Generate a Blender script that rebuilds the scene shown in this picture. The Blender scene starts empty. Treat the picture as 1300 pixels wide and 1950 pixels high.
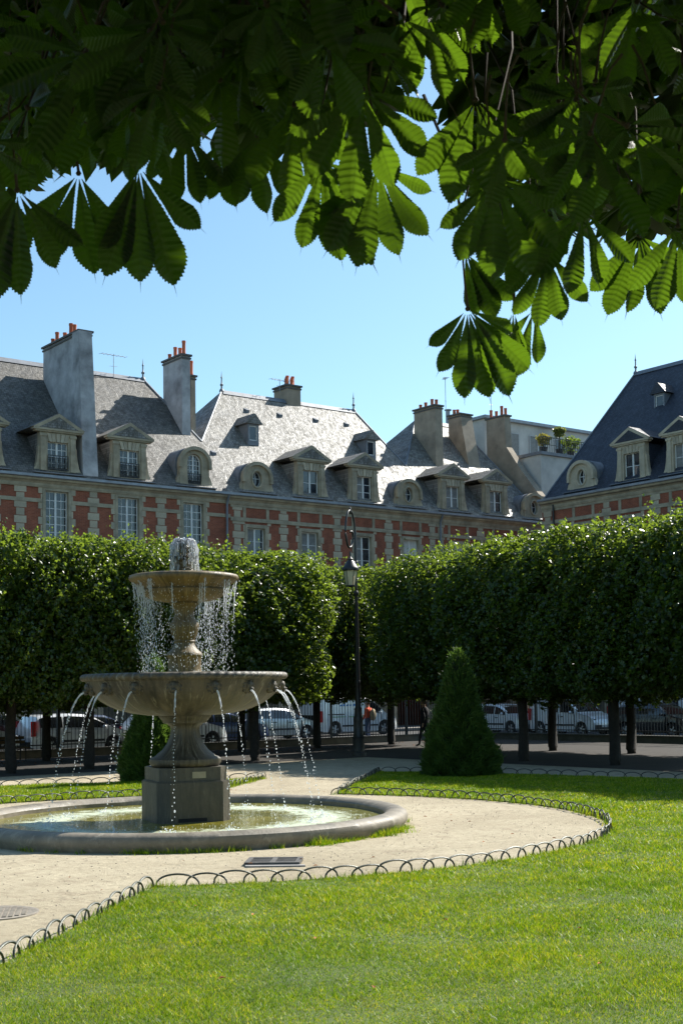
import bpy, bmesh, math, random
import numpy as np
from mathutils import Vector, Matrix, Euler

# ------------------------------------------------------------------ camera, sky, sun, exposure
sc = bpy.context.scene
COL = sc.collection
RAD = math.radians
CAM_H = 2.1
F_PX = 2500.0
PITCH, ROLL = RAD(4.0), RAD(0.9)
right0 = Vector((1, 0, 0)); fwd = Vector((0, math.cos(PITCH), math.sin(PITCH))); up0 = Vector((0, -math.sin(PITCH), math.cos(PITCH)))
cR = right0 * math.cos(ROLL) - up0 * math.sin(ROLL)
cU = right0 * math.sin(ROLL) + up0 * math.cos(ROLL)
cam_d = bpy.data.cameras.new('camera'); cam = bpy.data.objects.new('camera', cam_d); COL.objects.link(cam)
cam.matrix_world = Matrix(((cR.x, cU.x, -fwd.x, 0), (cR.y, cU.y, -fwd.y, 0), (cR.z, cU.z, -fwd.z, CAM_H), (0, 0, 0, 1)))
cam_d.sensor_fit = 'AUTO'; cam_d.sensor_width = 36.0
cam_d.lens = F_PX / 1950.0 * 36.0
cam_d.shift_x = (650 - 647.25) / 1950.0
cam_d.shift_y = (1144.3 - 975) / 1950.0
cam_d.clip_start = 0.05; cam_d.clip_end = 3000
cam_d.dof.use_dof = True; cam_d.dof.focus_distance = 19.0; cam_d.dof.aperture_fstop = 20.0
sc.camera = cam

SUN_AZ, SUN_EL = RAD(48.0), RAD(42.0)
world = bpy.data.worlds.new('World'); sc.world = world; world.use_nodes = True
wn = world.node_tree.nodes; wl = world.node_tree.links
bg = wn['Background']
sky = wn.new('ShaderNodeTexSky'); sky.sky_type = 'NISHITA'; sky.sun_disc = False
sky.sun_elevation = SUN_EL; sky.sun_rotation = SUN_AZ
sky.air_density = 1.0; sky.dust_density = 0.7; sky.ozone_density = 2.2; sky.altitude = 50
tint = wn.new('ShaderNodeMix'); tint.data_type = 'RGBA'; tint.blend_type = 'MULTIPLY'; tint.inputs[0].default_value = 1.0
tint.inputs[7].default_value = (0.89, 1.05, 1.0, 1)                  # the picture's cool white balance
wl.new(sky.outputs[0], tint.inputs[6]); wl.new(tint.outputs[2], bg.inputs[0]); bg.inputs[1].default_value = 0.084
sun_d = bpy.data.lights.new('sun', 'SUN'); sun_d.energy = 4.3; sun_d.angle = RAD(0.53); sun_d.color = (1.0, 0.955, 0.87)
sun = bpy.data.objects.new('sun', sun_d); COL.objects.link(sun)
sdir = Vector((math.sin(SUN_AZ) * math.cos(SUN_EL), math.cos(SUN_AZ) * math.cos(SUN_EL), math.sin(SUN_EL)))
sun.rotation_euler = sdir.to_track_quat('Z', 'Y').to_euler(); sun.location = (30, 40, 60)
sc.view_settings.view_transform = 'Standard'; sc.view_settings.look = 'None'
sc.view_settings.exposure = 1.15; sc.view_settings.gamma = 1.0; sc.view_settings.use_curve_mapping = False
try:
    sc.cycles.use_denoising = True
    sc.cycles.max_bounces = 8; sc.cycles.diffuse_bounces = 3; sc.cycles.glossy_bounces = 3
    sc.cycles.transmission_bounces = 6; sc.cycles.sample_clamp_indirect = 6.0
    sc.cycles.caustics_reflective = False; sc.cycles.caustics_refractive = False
except Exception:
    pass

# ------------------------------------------------------------------ helpers
class MB:
    def __init__(s): s.V = []; s.F = []; s.M = []
    def add(s, vs, fs, mi=0):
        b = len(s.V); s.V.extend([tuple(v) for v in vs])
        for f in fs: s.F.append(tuple(b + i for i in f)); s.M.append(mi)
    def box(s, x0, x1, y0, y1, z0, z1, mi=0):
        s.add([(x0,y0,z0),(x1,y0,z0),(x1,y1,z0),(x0,y1,z0),(x0,y0,z1),(x1,y0,z1),(x1,y1,z1),(x0,y1,z1)],
              [(0,3,2,1),(4,5,6,7),(0,1,5,4),(1,2,6,5),(2,3,7,6),(3,0,4,7)], mi)
    def prism(s, poly, a0, a1, axis='y', mi=0):
        n = len(poly)
        def P(p, a):
            if axis == 'y': return (p[0], a, p[1])
            if axis == 'x': return (a, p[0], p[1])
            return (p[0], p[1], a)
        vs = [P(p, a0) for p in poly] + [P(p, a1) for p in poly]
        fs = [tuple(range(n)), tuple(range(2*n-1, n-1, -1))]
        for i in range(n):
            j = (i+1) % n; fs.append((i, n+i, n+j, j))
        s.add(vs, fs, mi)
    def lathe(s, prof, n=48, a0=0.0, cap=True, mi=0, cx=0, cy=0, rfun=None):
        vs = []; fs = []
        for k, (r, z) in enumerate(prof):
            for i in range(n):
                a = a0 + 2*math.pi*i/n
                rr = r if rfun is None else rfun(k, r, a)
                vs.append((cx + rr*math.cos(a), cy + rr*math.sin(a), z))
        for k in range(len(prof)-1):
            for i in range(n):
                j = (i+1) % n
                fs.append((k*n+i, k*n+j, (k+1)*n+j, (k+1)*n+i))
        if cap:
            fs.append(tuple(range(n-1, -1, -1))); m = (len(prof)-1)*n; fs.append(tuple(range(m, m+n)))
        s.add(vs, fs, mi)
    def tube(s, pts, r, n=6, mi=0, cap=True):
        pts = [Vector(p) for p in pts]; vs = []; fs = []
        N = len(pts)
        for k, p in enumerate(pts):
            t = (pts[min(k+1, N-1)] - pts[max(k-1, 0)])
            if t.length < 1e-9: t = Vector((0, 0, 1))
            t.normalize()
            a = t.cross(Vector((0, 0, 1)))
            if a.length < 0.05: a = t.cross(Vector((0, 1, 0)))
            a.normalize(); b = t.cross(a)
            rr = r[k] if isinstance(r, (list, tuple)) else r
            for i in range(n):
                q = 2*math.pi*i/n
                vs.append(p + a*(rr*math.cos(q)) + b*(rr*math.sin(q)))
        for k in range(N-1):
            for i in range(n):
                j = (i+1) % n; fs.append((k*n+i, k*n+j, (k+1)*n+j, (k+1)*n+i))
        if cap:
            fs.append(tuple(range(n-1, -1, -1))); fs.append(tuple(range((N-1)*n, N*n)))
        s.add(vs, fs, mi)
    def ball(s, c, rx, ry=None, rz=None, nu=8, nv=5, mi=0):
        ry = ry or rx; rz = rz or rx
        vs = [(c[0], c[1], c[2]-rz)]; fs = []
        for k in range(1, nv):
            t = math.pi*k/nv
            for i in range(nu):
                a = 2*math.pi*i/nu
                vs.append((c[0]+rx*math.sin(t)*math.cos(a), c[1]+ry*math.sin(t)*math.sin(a), c[2]-rz*math.cos(t)))
        vs.append((c[0], c[1], c[2]+rz)); L = len(vs)-1
        for i in range(nu):
            j = (i+1) % nu
            fs.append((0, 1+j, 1+i))
            for k in range(nv-2): fs.append((1+k*nu+i, 1+k*nu+j, 1+(k+1)*nu+j, 1+(k+1)*nu+i))
            fs.append((L, 1+(nv-2)*nu+i, 1+(nv-2)*nu+j))
        s.add(vs, fs, mi)
    def xform(s, M, start=0):
        for i in range(start, len(s.V)): s.V[i] = tuple(M @ Vector(s.V[i]))
    def mesh(s, name, mats, smooth=None):
        me = bpy.data.meshes.new(name); me.from_pydata(s.V, [], s.F)
        for m in (mats if isinstance(mats, (list, tuple)) else [mats]): me.materials.append(m)
        if any(s.M): me.polygons.foreach_set('material_index', s.M)
        bm = bmesh.new(); bm.from_mesh(me); bmesh.ops.recalc_face_normals(bm, faces=bm.faces); bm.to_mesh(me); bm.free()
        if smooth is not None:
            me.polygons.foreach_set('use_smooth', [True]*len(me.polygons)); me.set_sharp_from_angle(angle=RAD(smooth))
        me.update(); return me
    def build(s, name, mats, parent=None, loc=(0,0,0), rot=(0,0,0), smooth=None):
        return put(name, s.mesh(name, mats, smooth), parent, loc, rot)

def put(name, me, parent=None, loc=(0,0,0), rot=(0,0,0), scale=None):
    o = bpy.data.objects.new(name, me); COL.objects.link(o)
    if parent is not None: o.parent = parent
    o.location = loc; o.rotation_euler = rot
    if scale is not None: o.scale = scale if isinstance(scale, (tuple, list)) else (scale,)*3
    return o
def tag(o, label=None, cat=None, group=None, kind=None):
    if label: o['label'] = label
    if cat: o['category'] = cat
    if group: o['group'] = group
    if kind: o['kind'] = kind
    return o
def empty(name, loc=(0,0,0), rz=0.0, label=None, cat=None, group=None):
    o = bpy.data.objects.new(name, None); COL.objects.link(o); o.location = loc; o.rotation_euler = (0,0,rz)
    return tag(o, label, cat, group)
def np_mesh(name, V, F, mats):
    V = np.ascontiguousarray(V, dtype=np.float32); F = np.ascontiguousarray(F, dtype=np.int32); k = F.shape[1]
    me = bpy.data.meshes.new(name)
    me.vertices.add(len(V)); me.vertices.foreach_set('co', V.ravel())
    me.loops.add(F.size); me.loops.foreach_set('vertex_index', F.ravel())
    me.polygons.add(len(F)); me.polygons.foreach_set('loop_start', np.arange(0, F.size, k, dtype=np.int32))
    try: me.polygons.foreach_set('loop_total', np.full(len(F), k, dtype=np.int32))
    except Exception: pass
    for m in (mats if isinstance(mats, (list, tuple)) else [mats]): me.materials.append(m)
    me.update(calc_edges=True); me.validate(); return me

# ------------------------------------------------------------------ materials
def new_mat(name):
    m = bpy.data.materials.new(name); m.use_nodes = True
    return m, m.node_tree.nodes, m.node_tree.links, m.node_tree.nodes['Principled BSDF']
def ramp(n, l, fac, stops):
    r = n.new('ShaderNodeValToRGB'); e = r.color_ramp.elements
    while len(e) < len(stops): e.new(0.5)
    for k, (p, c) in enumerate(stops): e[k].position = p; e[k].color = (*c, 1) if len(c) == 3 else c
    l.new(fac, r.inputs[0]); return r.outputs[0]
def noise(n, l, scale, detail=4, rough=0.6, vec=None, dist=0.0):
    t = n.new('ShaderNodeTexNoise'); t.inputs['Scale'].default_value = scale; t.inputs['Detail'].default_value = detail
    t.inputs['Roughness'].default_value = rough; t.inputs['Distortion'].default_value = dist
    if vec is not None: l.new(vec, t.inputs['Vector'])
    return t.outputs['Fac']
def coords(n, which='Object'):
    return n.new('ShaderNodeTexCoord').outputs[which]
def mapping(n, l, vec, scale=(1,1,1), rot=(0,0,0)):
    m = n.new('ShaderNodeMapping'); m.inputs['Scale'].default_value = scale; m.inputs['Rotation'].default_value = rot
    l.new(vec, m.inputs['Vector']); return m.outputs[0]
def mixc(n, l, fac, a, b, mode='MIX'):
    m = n.new('ShaderNodeMix'); m.data_type = 'RGBA'; m.blend_type = mode
    if hasattr(fac, 'is_output'): l.new(fac, m.inputs[0])
    else: m.inputs[0].default_value = fac
    for v, i in ((a, 6), (b, 7)):
        if hasattr(v, 'is_output'): l.new(v, m.inputs[i])
        else: m.inputs[i].default_value = (*v, 1)
    return m.outputs[2]
def math_n(n, l, op, a, b=0.0):
    m = n.new('ShaderNodeMath'); m.operation = op
    for v, i in ((a, 0), (b, 1)):
        if hasattr(v, 'is_output'): l.new(v, m.inputs[i])
        else: m.inputs[i].default_value = v
    return m.outputs[0]
def bump(n, l, b, h, strength=0.3, dist=0.02):
    k = n.new('ShaderNodeBump'); k.inputs['Strength'].default_value = strength; k.inputs['Distance'].default_value = dist
    l.new(h, k.inputs['Height']); l.new(k.outputs[0], b.inputs['Normal'])
def simple(name, c, rough=0.6, metal=0.0, spec=0.5, var=0.25, scale=6.0, bmp=0.0, bscale=40.0, objrand=0.0, c2=None):
    m, n, l, b = new_mat(name)
    v = coords(n)
    f = noise(n, l, scale, 5, 0.62, v)
    lo = tuple(x*(1-var) for x in c); hi = tuple(min(1, x*(1+var)) for x in c) if c2 is None else c2
    col = ramp(n, l, f, [(0.3, lo), (0.7, hi)])
    if objrand > 0:
        oi = n.new('ShaderNodeObjectInfo').outputs['Random']
        s = math_n(n, l, 'MULTIPLY_ADD', oi, 2*objrand); s.node.inputs[2].default_value = 1-objrand
        cc = n.new('ShaderNodeCombineColor'); [l.new(s, cc.inputs[i]) for i in range(3)]
        col = mixc(n, l, 1.0, col, cc.outputs[0], 'MULTIPLY')
    l.new(col, b.inputs['Base Color'])
    b.inputs['Roughness'].default_value = rough; b.inputs['Metallic'].default_value = metal
    b.inputs['Specular IOR Level'].default_value = spec
    if bmp > 0: bump(n, l, b, noise(n, l, bscale, 4, 0.6, v), bmp, 0.02)
    return m
def leaf_mat(name, c1, c2, trans, rough=0.35, tfac=0.35, spec=0.5, veins=False):
    m, n, l, b = new_mat(name)
    rnd = n.new('ShaderNodeNewGeometry').outputs['Random Per Island']
    oi = n.new('ShaderNodeObjectInfo').outputs['Random']
    f = math_n(n, l, 'FRACT', math_n(n, l, 'ADD', rnd, oi))
    col = ramp(n, l, f, [(0.0, c1), (1.0, c2)])
    if veins:
        uv = n.new('ShaderNodeSeparateXYZ'); l.new(coords(n, 'UV'), uv.inputs[0])
        au = math_n(n, l, 'ABSOLUTE', math_n(n, l, 'SUBTRACT', uv.outputs[0], 0.5))
        mid = math_n(n, l, 'LESS_THAN', au, 0.03)
        wv = math_n(n, l, 'SINE', math_n(n, l, 'MULTIPLY', math_n(n, l, 'SUBTRACT', uv.outputs[1], math_n(n, l, 'MULTIPLY', au, 0.42)), 118.0))
        lat = ramp(n, l, wv, [(0.86, (0, 0, 0)), (0.97, (0.55, 0.55, 0.55))])
        vein = math_n(n, l, 'MAXIMUM', mid, lat)
        nz = noise(n, l, 5, 4, 0.65, coords(n))
        col = mixc(n, l, 1.0, col, ramp(n, l, nz, [(0.3, (0.7, 0.72, 0.7)), (0.7, (1.25, 1.2, 1.1))]), 'MULTIPLY')
        col = mixc(n, l, vein, col, tuple(x*2.3 for x in c2))
        col = mixc(n, l, ramp(n, l, noise(n, l, 3.2, 5, 0.7, coords(n)), [(0.66, (0, 0, 0)), (0.74, (0.7, 0.7, 0.7))]), col, (0.07, 0.035, 0.012))
    l.new(col, b.inputs['Base Color']); b.inputs['Roughness'].default_value = rough
    b.inputs['Specular IOR Level'].default_value = spec
    t = n.new('ShaderNodeBsdfTranslucent')
    tc = ramp(n, l, f, [(0.0, tuple(x*0.75 for x in trans)), (1.0, trans)])
    if veins: tc = mixc(n, l, math_n(n, l, 'MULTIPLY', vein, 0.5), tc, tuple(x*0.45 for x in trans))
    l.new(tc, t.inputs['Color'])
    mx = n.new('ShaderNodeMixShader'); mx.inputs[0].default_value = tfac
    l.new(b.outputs[0], mx.inputs[1]); l.new(t.outputs[0], mx.inputs[2])
    l.new(mx.outputs[0], n['Material Output'].inputs['Surface'])
    return m

M = {}
M['stone'] = simple('dressed_limestone', (0.42, 0.36, 0.26), 0.85, var=0.22, scale=2.2, bmp=0.25, bscale=30, objrand=0.16)
M['stone_plain'] = simple('limestone_trim', (0.335, 0.285, 0.20), 0.85, var=0.38, scale=1.6, bmp=0.2, bscale=25)
M['plaster'] = simple('grey_render', (0.36, 0.36, 0.37), 0.9, var=0.5, scale=0.8, bmp=0.15, bscale=18)
M['plaster_tan'] = simple('tan_render', (0.30, 0.25, 0.19), 0.9, var=0.3, scale=1.2, bmp=0.2, bscale=18)
M['plaster_white'] = simple('white_render', (0.50, 0.485, 0.45), 0.85, var=0.22, scale=0.7)
M['terracotta'] = simple('terracotta', (0.52, 0.13, 0.055), 0.75, var=0.25, scale=5, objrand=0.25)
M['lead'] = simple('lead_sheet', (0.17, 0.185, 0.21), 0.6, metal=0.15, var=0.25, scale=3)
M['zinc'] = simple('zinc', (0.26, 0.28, 0.31), 0.5, metal=0.4, var=0.2, scale=3)
M['white_paint'] = simple('white_joinery', (0.72, 0.72, 0.70), 0.5, var=0.06)
M['grey_paint'] = simple('grey_joinery', (0.45, 0.46, 0.46), 0.5, var=0.08)
M['iron'] = simple('black_iron', (0.018, 0.019, 0.02), 0.45, var=0.3, scale=20)
M['hoop_iron'] = simple('weathered_green_iron', (0.055, 0.06, 0.045), 0.42, metal=0.25, var=0.45, scale=25, bmp=0.3, bscale=90)
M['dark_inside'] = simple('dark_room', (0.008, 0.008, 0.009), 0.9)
M['curtain'] = simple('net_curtain', (0.20, 0.20, 0.19), 0.6, var=0.2)
M['blind'] = simple('white_blind', (0.62, 0.60, 0.55), 0.9, var=0.08)
M['bark'] = simple('dark_bark', (0.024, 0.020, 0.016), 0.95, var=0.4, scale=9, bmp=0.6, bscale=25)
M['twig'] = simple('brown_twig', (0.05, 0.035, 0.02), 0.9, var=0.3, scale=9)
M['asphalt'] = simple('asphalt', (0.045, 0.045, 0.047), 0.9, var=0.2, scale=2, bmp=0.3, bscale=80)
M['plinth_dark'] = simple('shade_dark_plinth', (0.09, 0.085, 0.07), 0.9, var=0.3, scale=3)  # fence plinth stone, colour darkened for the shade under the trees
M['kerb'] = simple('granite_kerb', (0.26, 0.25, 0.24), 0.85, var=0.2, scale=4)
M['pavement'] = simple('stone_paving', (0.24, 0.22, 0.20), 0.9, var=0.2, scale=2)
M['tyre'] = simple('tyre_rubber', (0.015, 0.015, 0.016), 0.8)
M['rim'] = simple('alloy', (0.45, 0.45, 0.46), 0.35, metal=0.8)
M['red_lens'] = simple('red_lens', (0.45, 0.01, 0.012), 0.2)
M['lamp_lens'] = simple('headlamp_lens', (0.75, 0.77, 0.8), 0.08, metal=0.5)
M['black_plastic'] = simple('black_plastic', (0.02, 0.02, 0.022), 0.55)
M['orange'] = simple('orange_cloth', (0.75, 0.10, 0.03), 0.8)
M['navy'] = simple('dark_cloth', (0.012, 0.012, 0.016), 0.9)
M['denim'] = simple('blue_cloth', (0.05, 0.08, 0.16), 0.9)
M['skin'] = simple('skin', (0.45, 0.27, 0.19), 0.6, var=0.08)
M['hair'] = simple('grey_hair', (0.14, 0.12, 0.10), 0.7)
M['beige'] = simple('beige_canvas', (0.34, 0.27, 0.17), 0.9)
M['wood'] = simple('bench_wood', (0.10, 0.055, 0.02), 0.7, var=0.4, scale=7)
M['cast_iron'] = simple('rusty_cast_iron', (0.10, 0.095, 0.09), 0.7, metal=0.3, var=0.35, scale=12, bmp=0.3)
M['cover'] = simple('dusty_iron_cover', (0.24, 0.21, 0.17), 0.85, var=0.3, scale=6, bmp=0.3)
M['pot'] = simple('dark_planter', (0.035, 0.035, 0.04), 0.7)
M['sign_green'] = simple('green_sign', (0.01, 0.20, 0.06), 0.5)
M['sign_red'] = simple('red_banner', (0.42, 0.012, 0.02), 0.7)
M['blue_text'] = simple('blue_lettering', (0.06, 0.22, 0.5), 0.5)
M['green_text'] = simple('green_stripe', (0.12, 0.36, 0.12), 0.5)
M['leaf_litter'] = simple('dry_leaf', (0.30, 0.11, 0.03), 0.9, var=0.5)

def glass_mat(name, c, rough=0.04):
    m, n, l, b = new_mat(name)
    b.inputs['Base Color'].default_value = (*c, 1); b.inputs['Roughness'].default_value = rough
    b.inputs['Specular IOR Level'].default_value = 0.9
    oi = n.new('ShaderNodeObjectInfo').outputs['Random']
    g = noise(n, l, 1.3, 2, 0.5, coords(n))
    l.new(ramp(n, l, g, [(0.35, tuple(x*0.5 for x in c)), (0.7, tuple(x*1.6 for x in c))]), b.inputs['Base Color'])
    bump(n, l, b, noise(n, l, 2.5, 1, 0.5, coords(n)), 0.08, 0.02)
    return m
M['glass'] = glass_mat('old_window_glass', (0.03, 0.035, 0.042))
M['car_glass'] = glass_mat('car_glass', (0.012, 0.014, 0.016), 0.03)
M['lamp_glass'] = simple('frosted_lamp_glass', (0.70, 0.58, 0.36), 0.35, var=0.08)

def brick_mat(name, c1, c2, mortar):
    m, n, l, b = new_mat(name)
    v = mapping(n, l, coords(n), (1, 1, 1), (RAD(90), 0, 0))
    t = n.new('ShaderNodeTexBrick'); l.new(v, t.inputs['Vector'])
    t.inputs['Scale'].default_value = 1.0; t.inputs['Brick Width'].default_value = 0.22; t.inputs['Row Height'].default_value = 0.065
    t.inputs['Mortar Size'].default_value = 0.007; t.inputs['Mortar Smooth'].default_value = 0.3; t.inputs['Bias'].default_value = -0.1
    t.inputs['Color1'].default_value = (*c1, 1); t.inputs['Color2'].default_value = (*c2, 1); t.inputs['Mortar'].default_value = (*mortar, 1)
    f = noise(n, l, 1.1, 5, 0.65, coords(n))
    dirt = ramp(n, l, f, [(0.3, (0.62, 0.60, 0.60)), (0.65, (1.1, 1.05, 1.0))])
    l.new(mixc(n, l, 1.0, t.outputs['Color'], dirt, 'MULTIPLY'), b.inputs['Base Color'])
    b.inputs['Roughness'].default_value = 0.9
    bump(n, l, b, t.outputs['Fac'], -0.4, 0.01); return m
M['brick'] = brick_mat('red_brick', (0.32, 0.096, 0.05), (0.24, 0.07, 0.037), (0.32, 0.16, 0.11))

def slate_mat(name, lo, hi, rough=0.5, lichen=(0.30, 0.27, 0.20), lf=0.4):
    m, n, l, b = new_mat(name)
    v = coords(n)
    vm = mapping(n, l, v, (1, 1, 1.5), (RAD(90), 0, 0))
    t = n.new('ShaderNodeTexBrick'); l.new(vm, t.inputs['Vector'])
    t.inputs['Scale'].default_value = 1.0; t.inputs['Brick Width'].default_value = 0.24; t.inputs['Row Height'].default_value = 0.17
    t.inputs['Mortar Size'].default_value = 0.012; t.inputs['Bias'].default_value = 0.0
    t.inputs['Color1'].default_value = (*lo, 1); t.inputs['Color2'].default_value = (*hi, 1); t.inputs['Mortar'].default_value = tuple(x*0.4 for x in lo) + (1,)
    big = noise(n, l, 0.6, 5, 0.65, v)
    vs = mapping(n, l, v, (1.0, 1.0, 0.55))
    mid = noise(n, l, 4.2, 3, 0.7, vs, 0.6)
    col = mixc(n, l, ramp(n, l, mid, [(0.48, (0, 0, 0)), (0.6, (lf,)*3)]), t.outputs['Color'], lichen)
    col = mixc(n, l, 1.0, col, ramp(n, l, big, [(0.3, (0.7, 0.7, 0.72)), (0.7, (1.15, 1.13, 1.08))]), 'MULTIPLY')
    l.new(col, b.inputs['Base Color']); b.inputs['Specular IOR Level'].default_value = 0.45
    l.new(ramp(n, l, mid, [(0.35, (rough-0.1,)*3), (0.65, (rough+0.2,)*3)]), b.inputs['Roughness'])
    hsum = math_n(n, l, 'ADD', math_n(n, l, 'MULTIPLY', t.outputs['Fac'], -0.6), math_n(n, l, 'MULTIPLY', mid, 1.2))
    bump(n, l, b, hsum, 0.55, 0.05); return m
M['slate_old'] = slate_mat('old_grey_slate', (0.17, 0.165, 0.155), (0.30, 0.285, 0.26), 0.5, (0.10, 0.09, 0.07), 0.75)
M['slate_mid'] = slate_mat('grey_brown_slate', (0.10, 0.097, 0.09), (0.17, 0.16, 0.145), 0.55, (0.06, 0.055, 0.045), 0.6)
M['slate_new'] = slate_mat('blue_slate', (0.030, 0.036, 0.055), (0.045, 0.052, 0.075), 0.55, (0.06, 0.065, 0.075), 0.25)
M['slate_dark'] = slate_mat('dark_slate', (0.09, 0.09, 0.095), (0.15, 0.145, 0.145), 0.5)

def fountain_stone(name, base, algae, streak):
    m, n, l, b = new_mat(name)
    v = coords(n)
    f = noise(n, l, 2.2, 6, 0.68, v)
    sp = n.new('ShaderNodeSeparateXYZ'); l.new(v, sp.inputs[0]); an = math_n(n, l, 'ARCTAN2', sp.outputs[1], sp.outputs[0])
    cb = n.new('ShaderNodeCombineXYZ'); l.new(math_n(n, l, 'MULTIPLY', an, 5.0), cb.inputs[0]); l.new(math_n(n, l, 'MULTIPLY', sp.outputs[2], 0.9), cb.inputs[1])
    sv = cb.outputs[0]; s = noise(n, l, 1.6, 6, 0.72, sv, 0.35)                # run-off streaks follow the water down the bowls
    col = ramp(n, l, f, [(0.28, tuple(x*0.55 for x in base)), (0.72, tuple(x*1.15 for x in base))])
    col = mixc(n, l, ramp(n, l, s, [(0.40, (0.92, 0.92, 0.92)), (0.60, (0, 0, 0))]), col, algae)
    col = mixc(n, l, ramp(n, l, noise(n, l, 3.1, 6, 0.75, sv, 0.3), [(0.55, (0, 0, 0)), (0.68, (0.8, 0.8, 0.8))]), col, streak)
    l.new(col, b.inputs['Base Color'])
    l.new(ramp(n, l, s, [(0.35, (0.42,)*3), (0.7, (0.8,)*3)]), b.inputs['Roughness'])
    bump(n, l, b, math_n(n, l, 'ADD', noise(n, l, 26, 5, 0.65, v), f), 0.35, 0.02); return m
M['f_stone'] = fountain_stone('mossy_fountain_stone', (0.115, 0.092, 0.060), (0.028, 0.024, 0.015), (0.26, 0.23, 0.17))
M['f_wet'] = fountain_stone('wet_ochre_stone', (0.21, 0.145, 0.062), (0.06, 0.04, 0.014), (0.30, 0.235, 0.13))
M['plinth'] = fountain_stone('grey_plinth_stone', (0.085, 0.073, 0.052), (0.038, 0.032, 0.022), (0.12, 0.105, 0.077))
M['rim_stone'] = fountain_stone('worn_coping_stone', (0.25, 0.215, 0.165), (0.13, 0.112, 0.082), (0.32, 0.285, 0.225))

def water_body():
    m, n, l, b = new_mat('pool_water')
    v = coords(n)
    f = noise(n, l, 1.4, 4, 0.6, v, 0.6)
    deep = ramp(n, l, f, [(0.3, (0.10, 0.10, 0.012)), (0.55, (0.21, 0.185, 0.022)), (0.75, (0.30, 0.26, 0.05))])
    # aerated foam where the jets land (ring at 2.15 m) and drift patches
    sep = n.new('ShaderNodeSeparateXYZ'); l.new(v, sep.inputs[0])
    r = math_n(n, l, 'SQRT', math_n(n, l, 'ADD', math_n(n, l, 'POWER', sep.outputs[0], 2.0), math_n(n, l, 'POWER', sep.outputs[1], 2.0)))
    ring = math_n(n, l, 'SUBTRACT', 1.0, math_n(n, l, 'MULTIPLY', math_n(n, l, 'ABSOLUTE', math_n(n, l, 'SUBTRACT', r, 2.2)), 1.5))
    fo = math_n(n, l, 'ADD', math_n(n, l, 'MULTIPLY', ring, 0.30), noise(n, l, 3.6, 7, 0.8, v, 0.8))
    fm = ramp(n, l, fo, [(0.55, (0, 0, 0)), (0.74, (1, 1, 1))])
    col = mixc(n, l, math_n(n, l, 'MULTIPLY', fm, 0.9), deep, (0.62, 0.68, 0.52))
    l.new(col, b.inputs['Base Color']); b.inputs['IOR'].default_value = 1.33
    b.inputs['Specular IOR Level'].default_value = 0.6
    l.new(ramp(n, l, fm, [(0.0, (0.05,)*3), (1.0, (0.35,)*3)]), b.inputs['Roughness'])
    h = math_n(n, l, 'ADD', noise(n, l, 7, 5, 0.65, v, 0.8), math_n(n, l, 'MULTIPLY', noise(n, l, 30, 3, 0.6, v), 0.35))
    bump(n, l, b, h, 0.8, 0.06); return m
M['pool_water'] = water_body()
def spray_mat(name, fac, c=(0.85, 0.9, 0.95), tl=0.5):
    m, n, l, b = new_mat(name)
    b.inputs['Base Color'].default_value = (*c, 1); b.inputs['Roughness'].default_value = 0.06
    b.inputs['IOR'].default_value = 1.33; b.inputs['Transmission Weight'].default_value = fac
    nz = noise(n, l, 30, 3, 0.6, coords(n)); bump(n, l, b, nz, 0.4, 0.01)
    t = n.new('ShaderNodeBsdfTranslucent'); t.inputs['Color'].default_value = (0.95, 0.97, 1.0, 1)      # drops pass the sun forward
    mx = n.new('ShaderNodeMixShader'); mx.inputs[0].default_value = tl
    l.new(b.outputs[0], mx.inputs[1]); l.new(t.outputs[0], mx.inputs[2]); l.new(mx.outputs[0], n['Material Output'].inputs['Surface'])
    return m
M['spray'] = spray_mat('aerated_water', 0.6)
M['clear_water'] = spray_mat('clear_water', 0.9, (0.95, 0.97, 1.0), 0.22)

def sand_mat():
    m, n, l, b = new_mat('pale_sand')
    v = coords(n)
    a = noise(n, l, 0.35, 6, 0.65, v, 0.5); f = noise(n, l, 7, 8, 0.75, v); g = noise(n, l, 120, 3, 0.7, v)
    col = ramp(n, l, a, [(0.3, (0.34, 0.29, 0.205)), (0.7, (0.49, 0.43, 0.315))])
    col = mixc(n, l, 0.8, col, ramp(n, l, f, [(0.3, (0.62, 0.60, 0.56)), (0.5, (1, 1, 1)), (0.75, (1.12, 1.11, 1.08))]), 'MULTIPLY')
    col = mixc(n, l, 0.7, col, ramp(n, l, g, [(0.3, (0.68, 0.66, 0.63)), (0.6, (1.08, 1.07, 1.05))]), 'MULTIPLY')
    l.new(col, b.inputs['Base Color']); b.inputs['Roughness'].default_value = 0.95; b.inputs['Specular IOR Level'].default_value = 0.2
    st = noise(n, l, 1.6, 7, 0.72, mapping(n, l, v, (1, 1, 1)), 1.2)
    col = mixc(n, l, ramp(n, l, st, [(0.54, (0, 0, 0)), (0.68, (0.75, 0.75, 0.75))]), col, (0.25, 0.20, 0.14))
    vo = n.new('ShaderNodeTexVoronoi'); vo.inputs['Scale'].default_value = 5.5; l.new(v, vo.inputs['Vector'])
    dimp = ramp(n, l, vo.outputs['Distance'], [(0.12, (0.2, 0.2, 0.2)), (0.3, (1, 1, 1))])
    l.new(col, b.inputs['Base Color'])
    hh = math_n(n, l, 'ADD', math_n(n, l, 'ADD', f, math_n(n, l, 'MULTIPLY', g, 0.5)), math_n(n, l, 'MULTIPLY', dimp, 0.5))
    bump(n, l, b, hh, 0.7, 0.035); return m
M['sand'] = sand_mat()
M['earth'] = simple('shade_dark_earth', (0.024, 0.019, 0.014), 0.95, var=0.35, scale=1.2, bmp=0.4, bscale=30)  # earth colour carries the deep shade under the lindens
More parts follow.
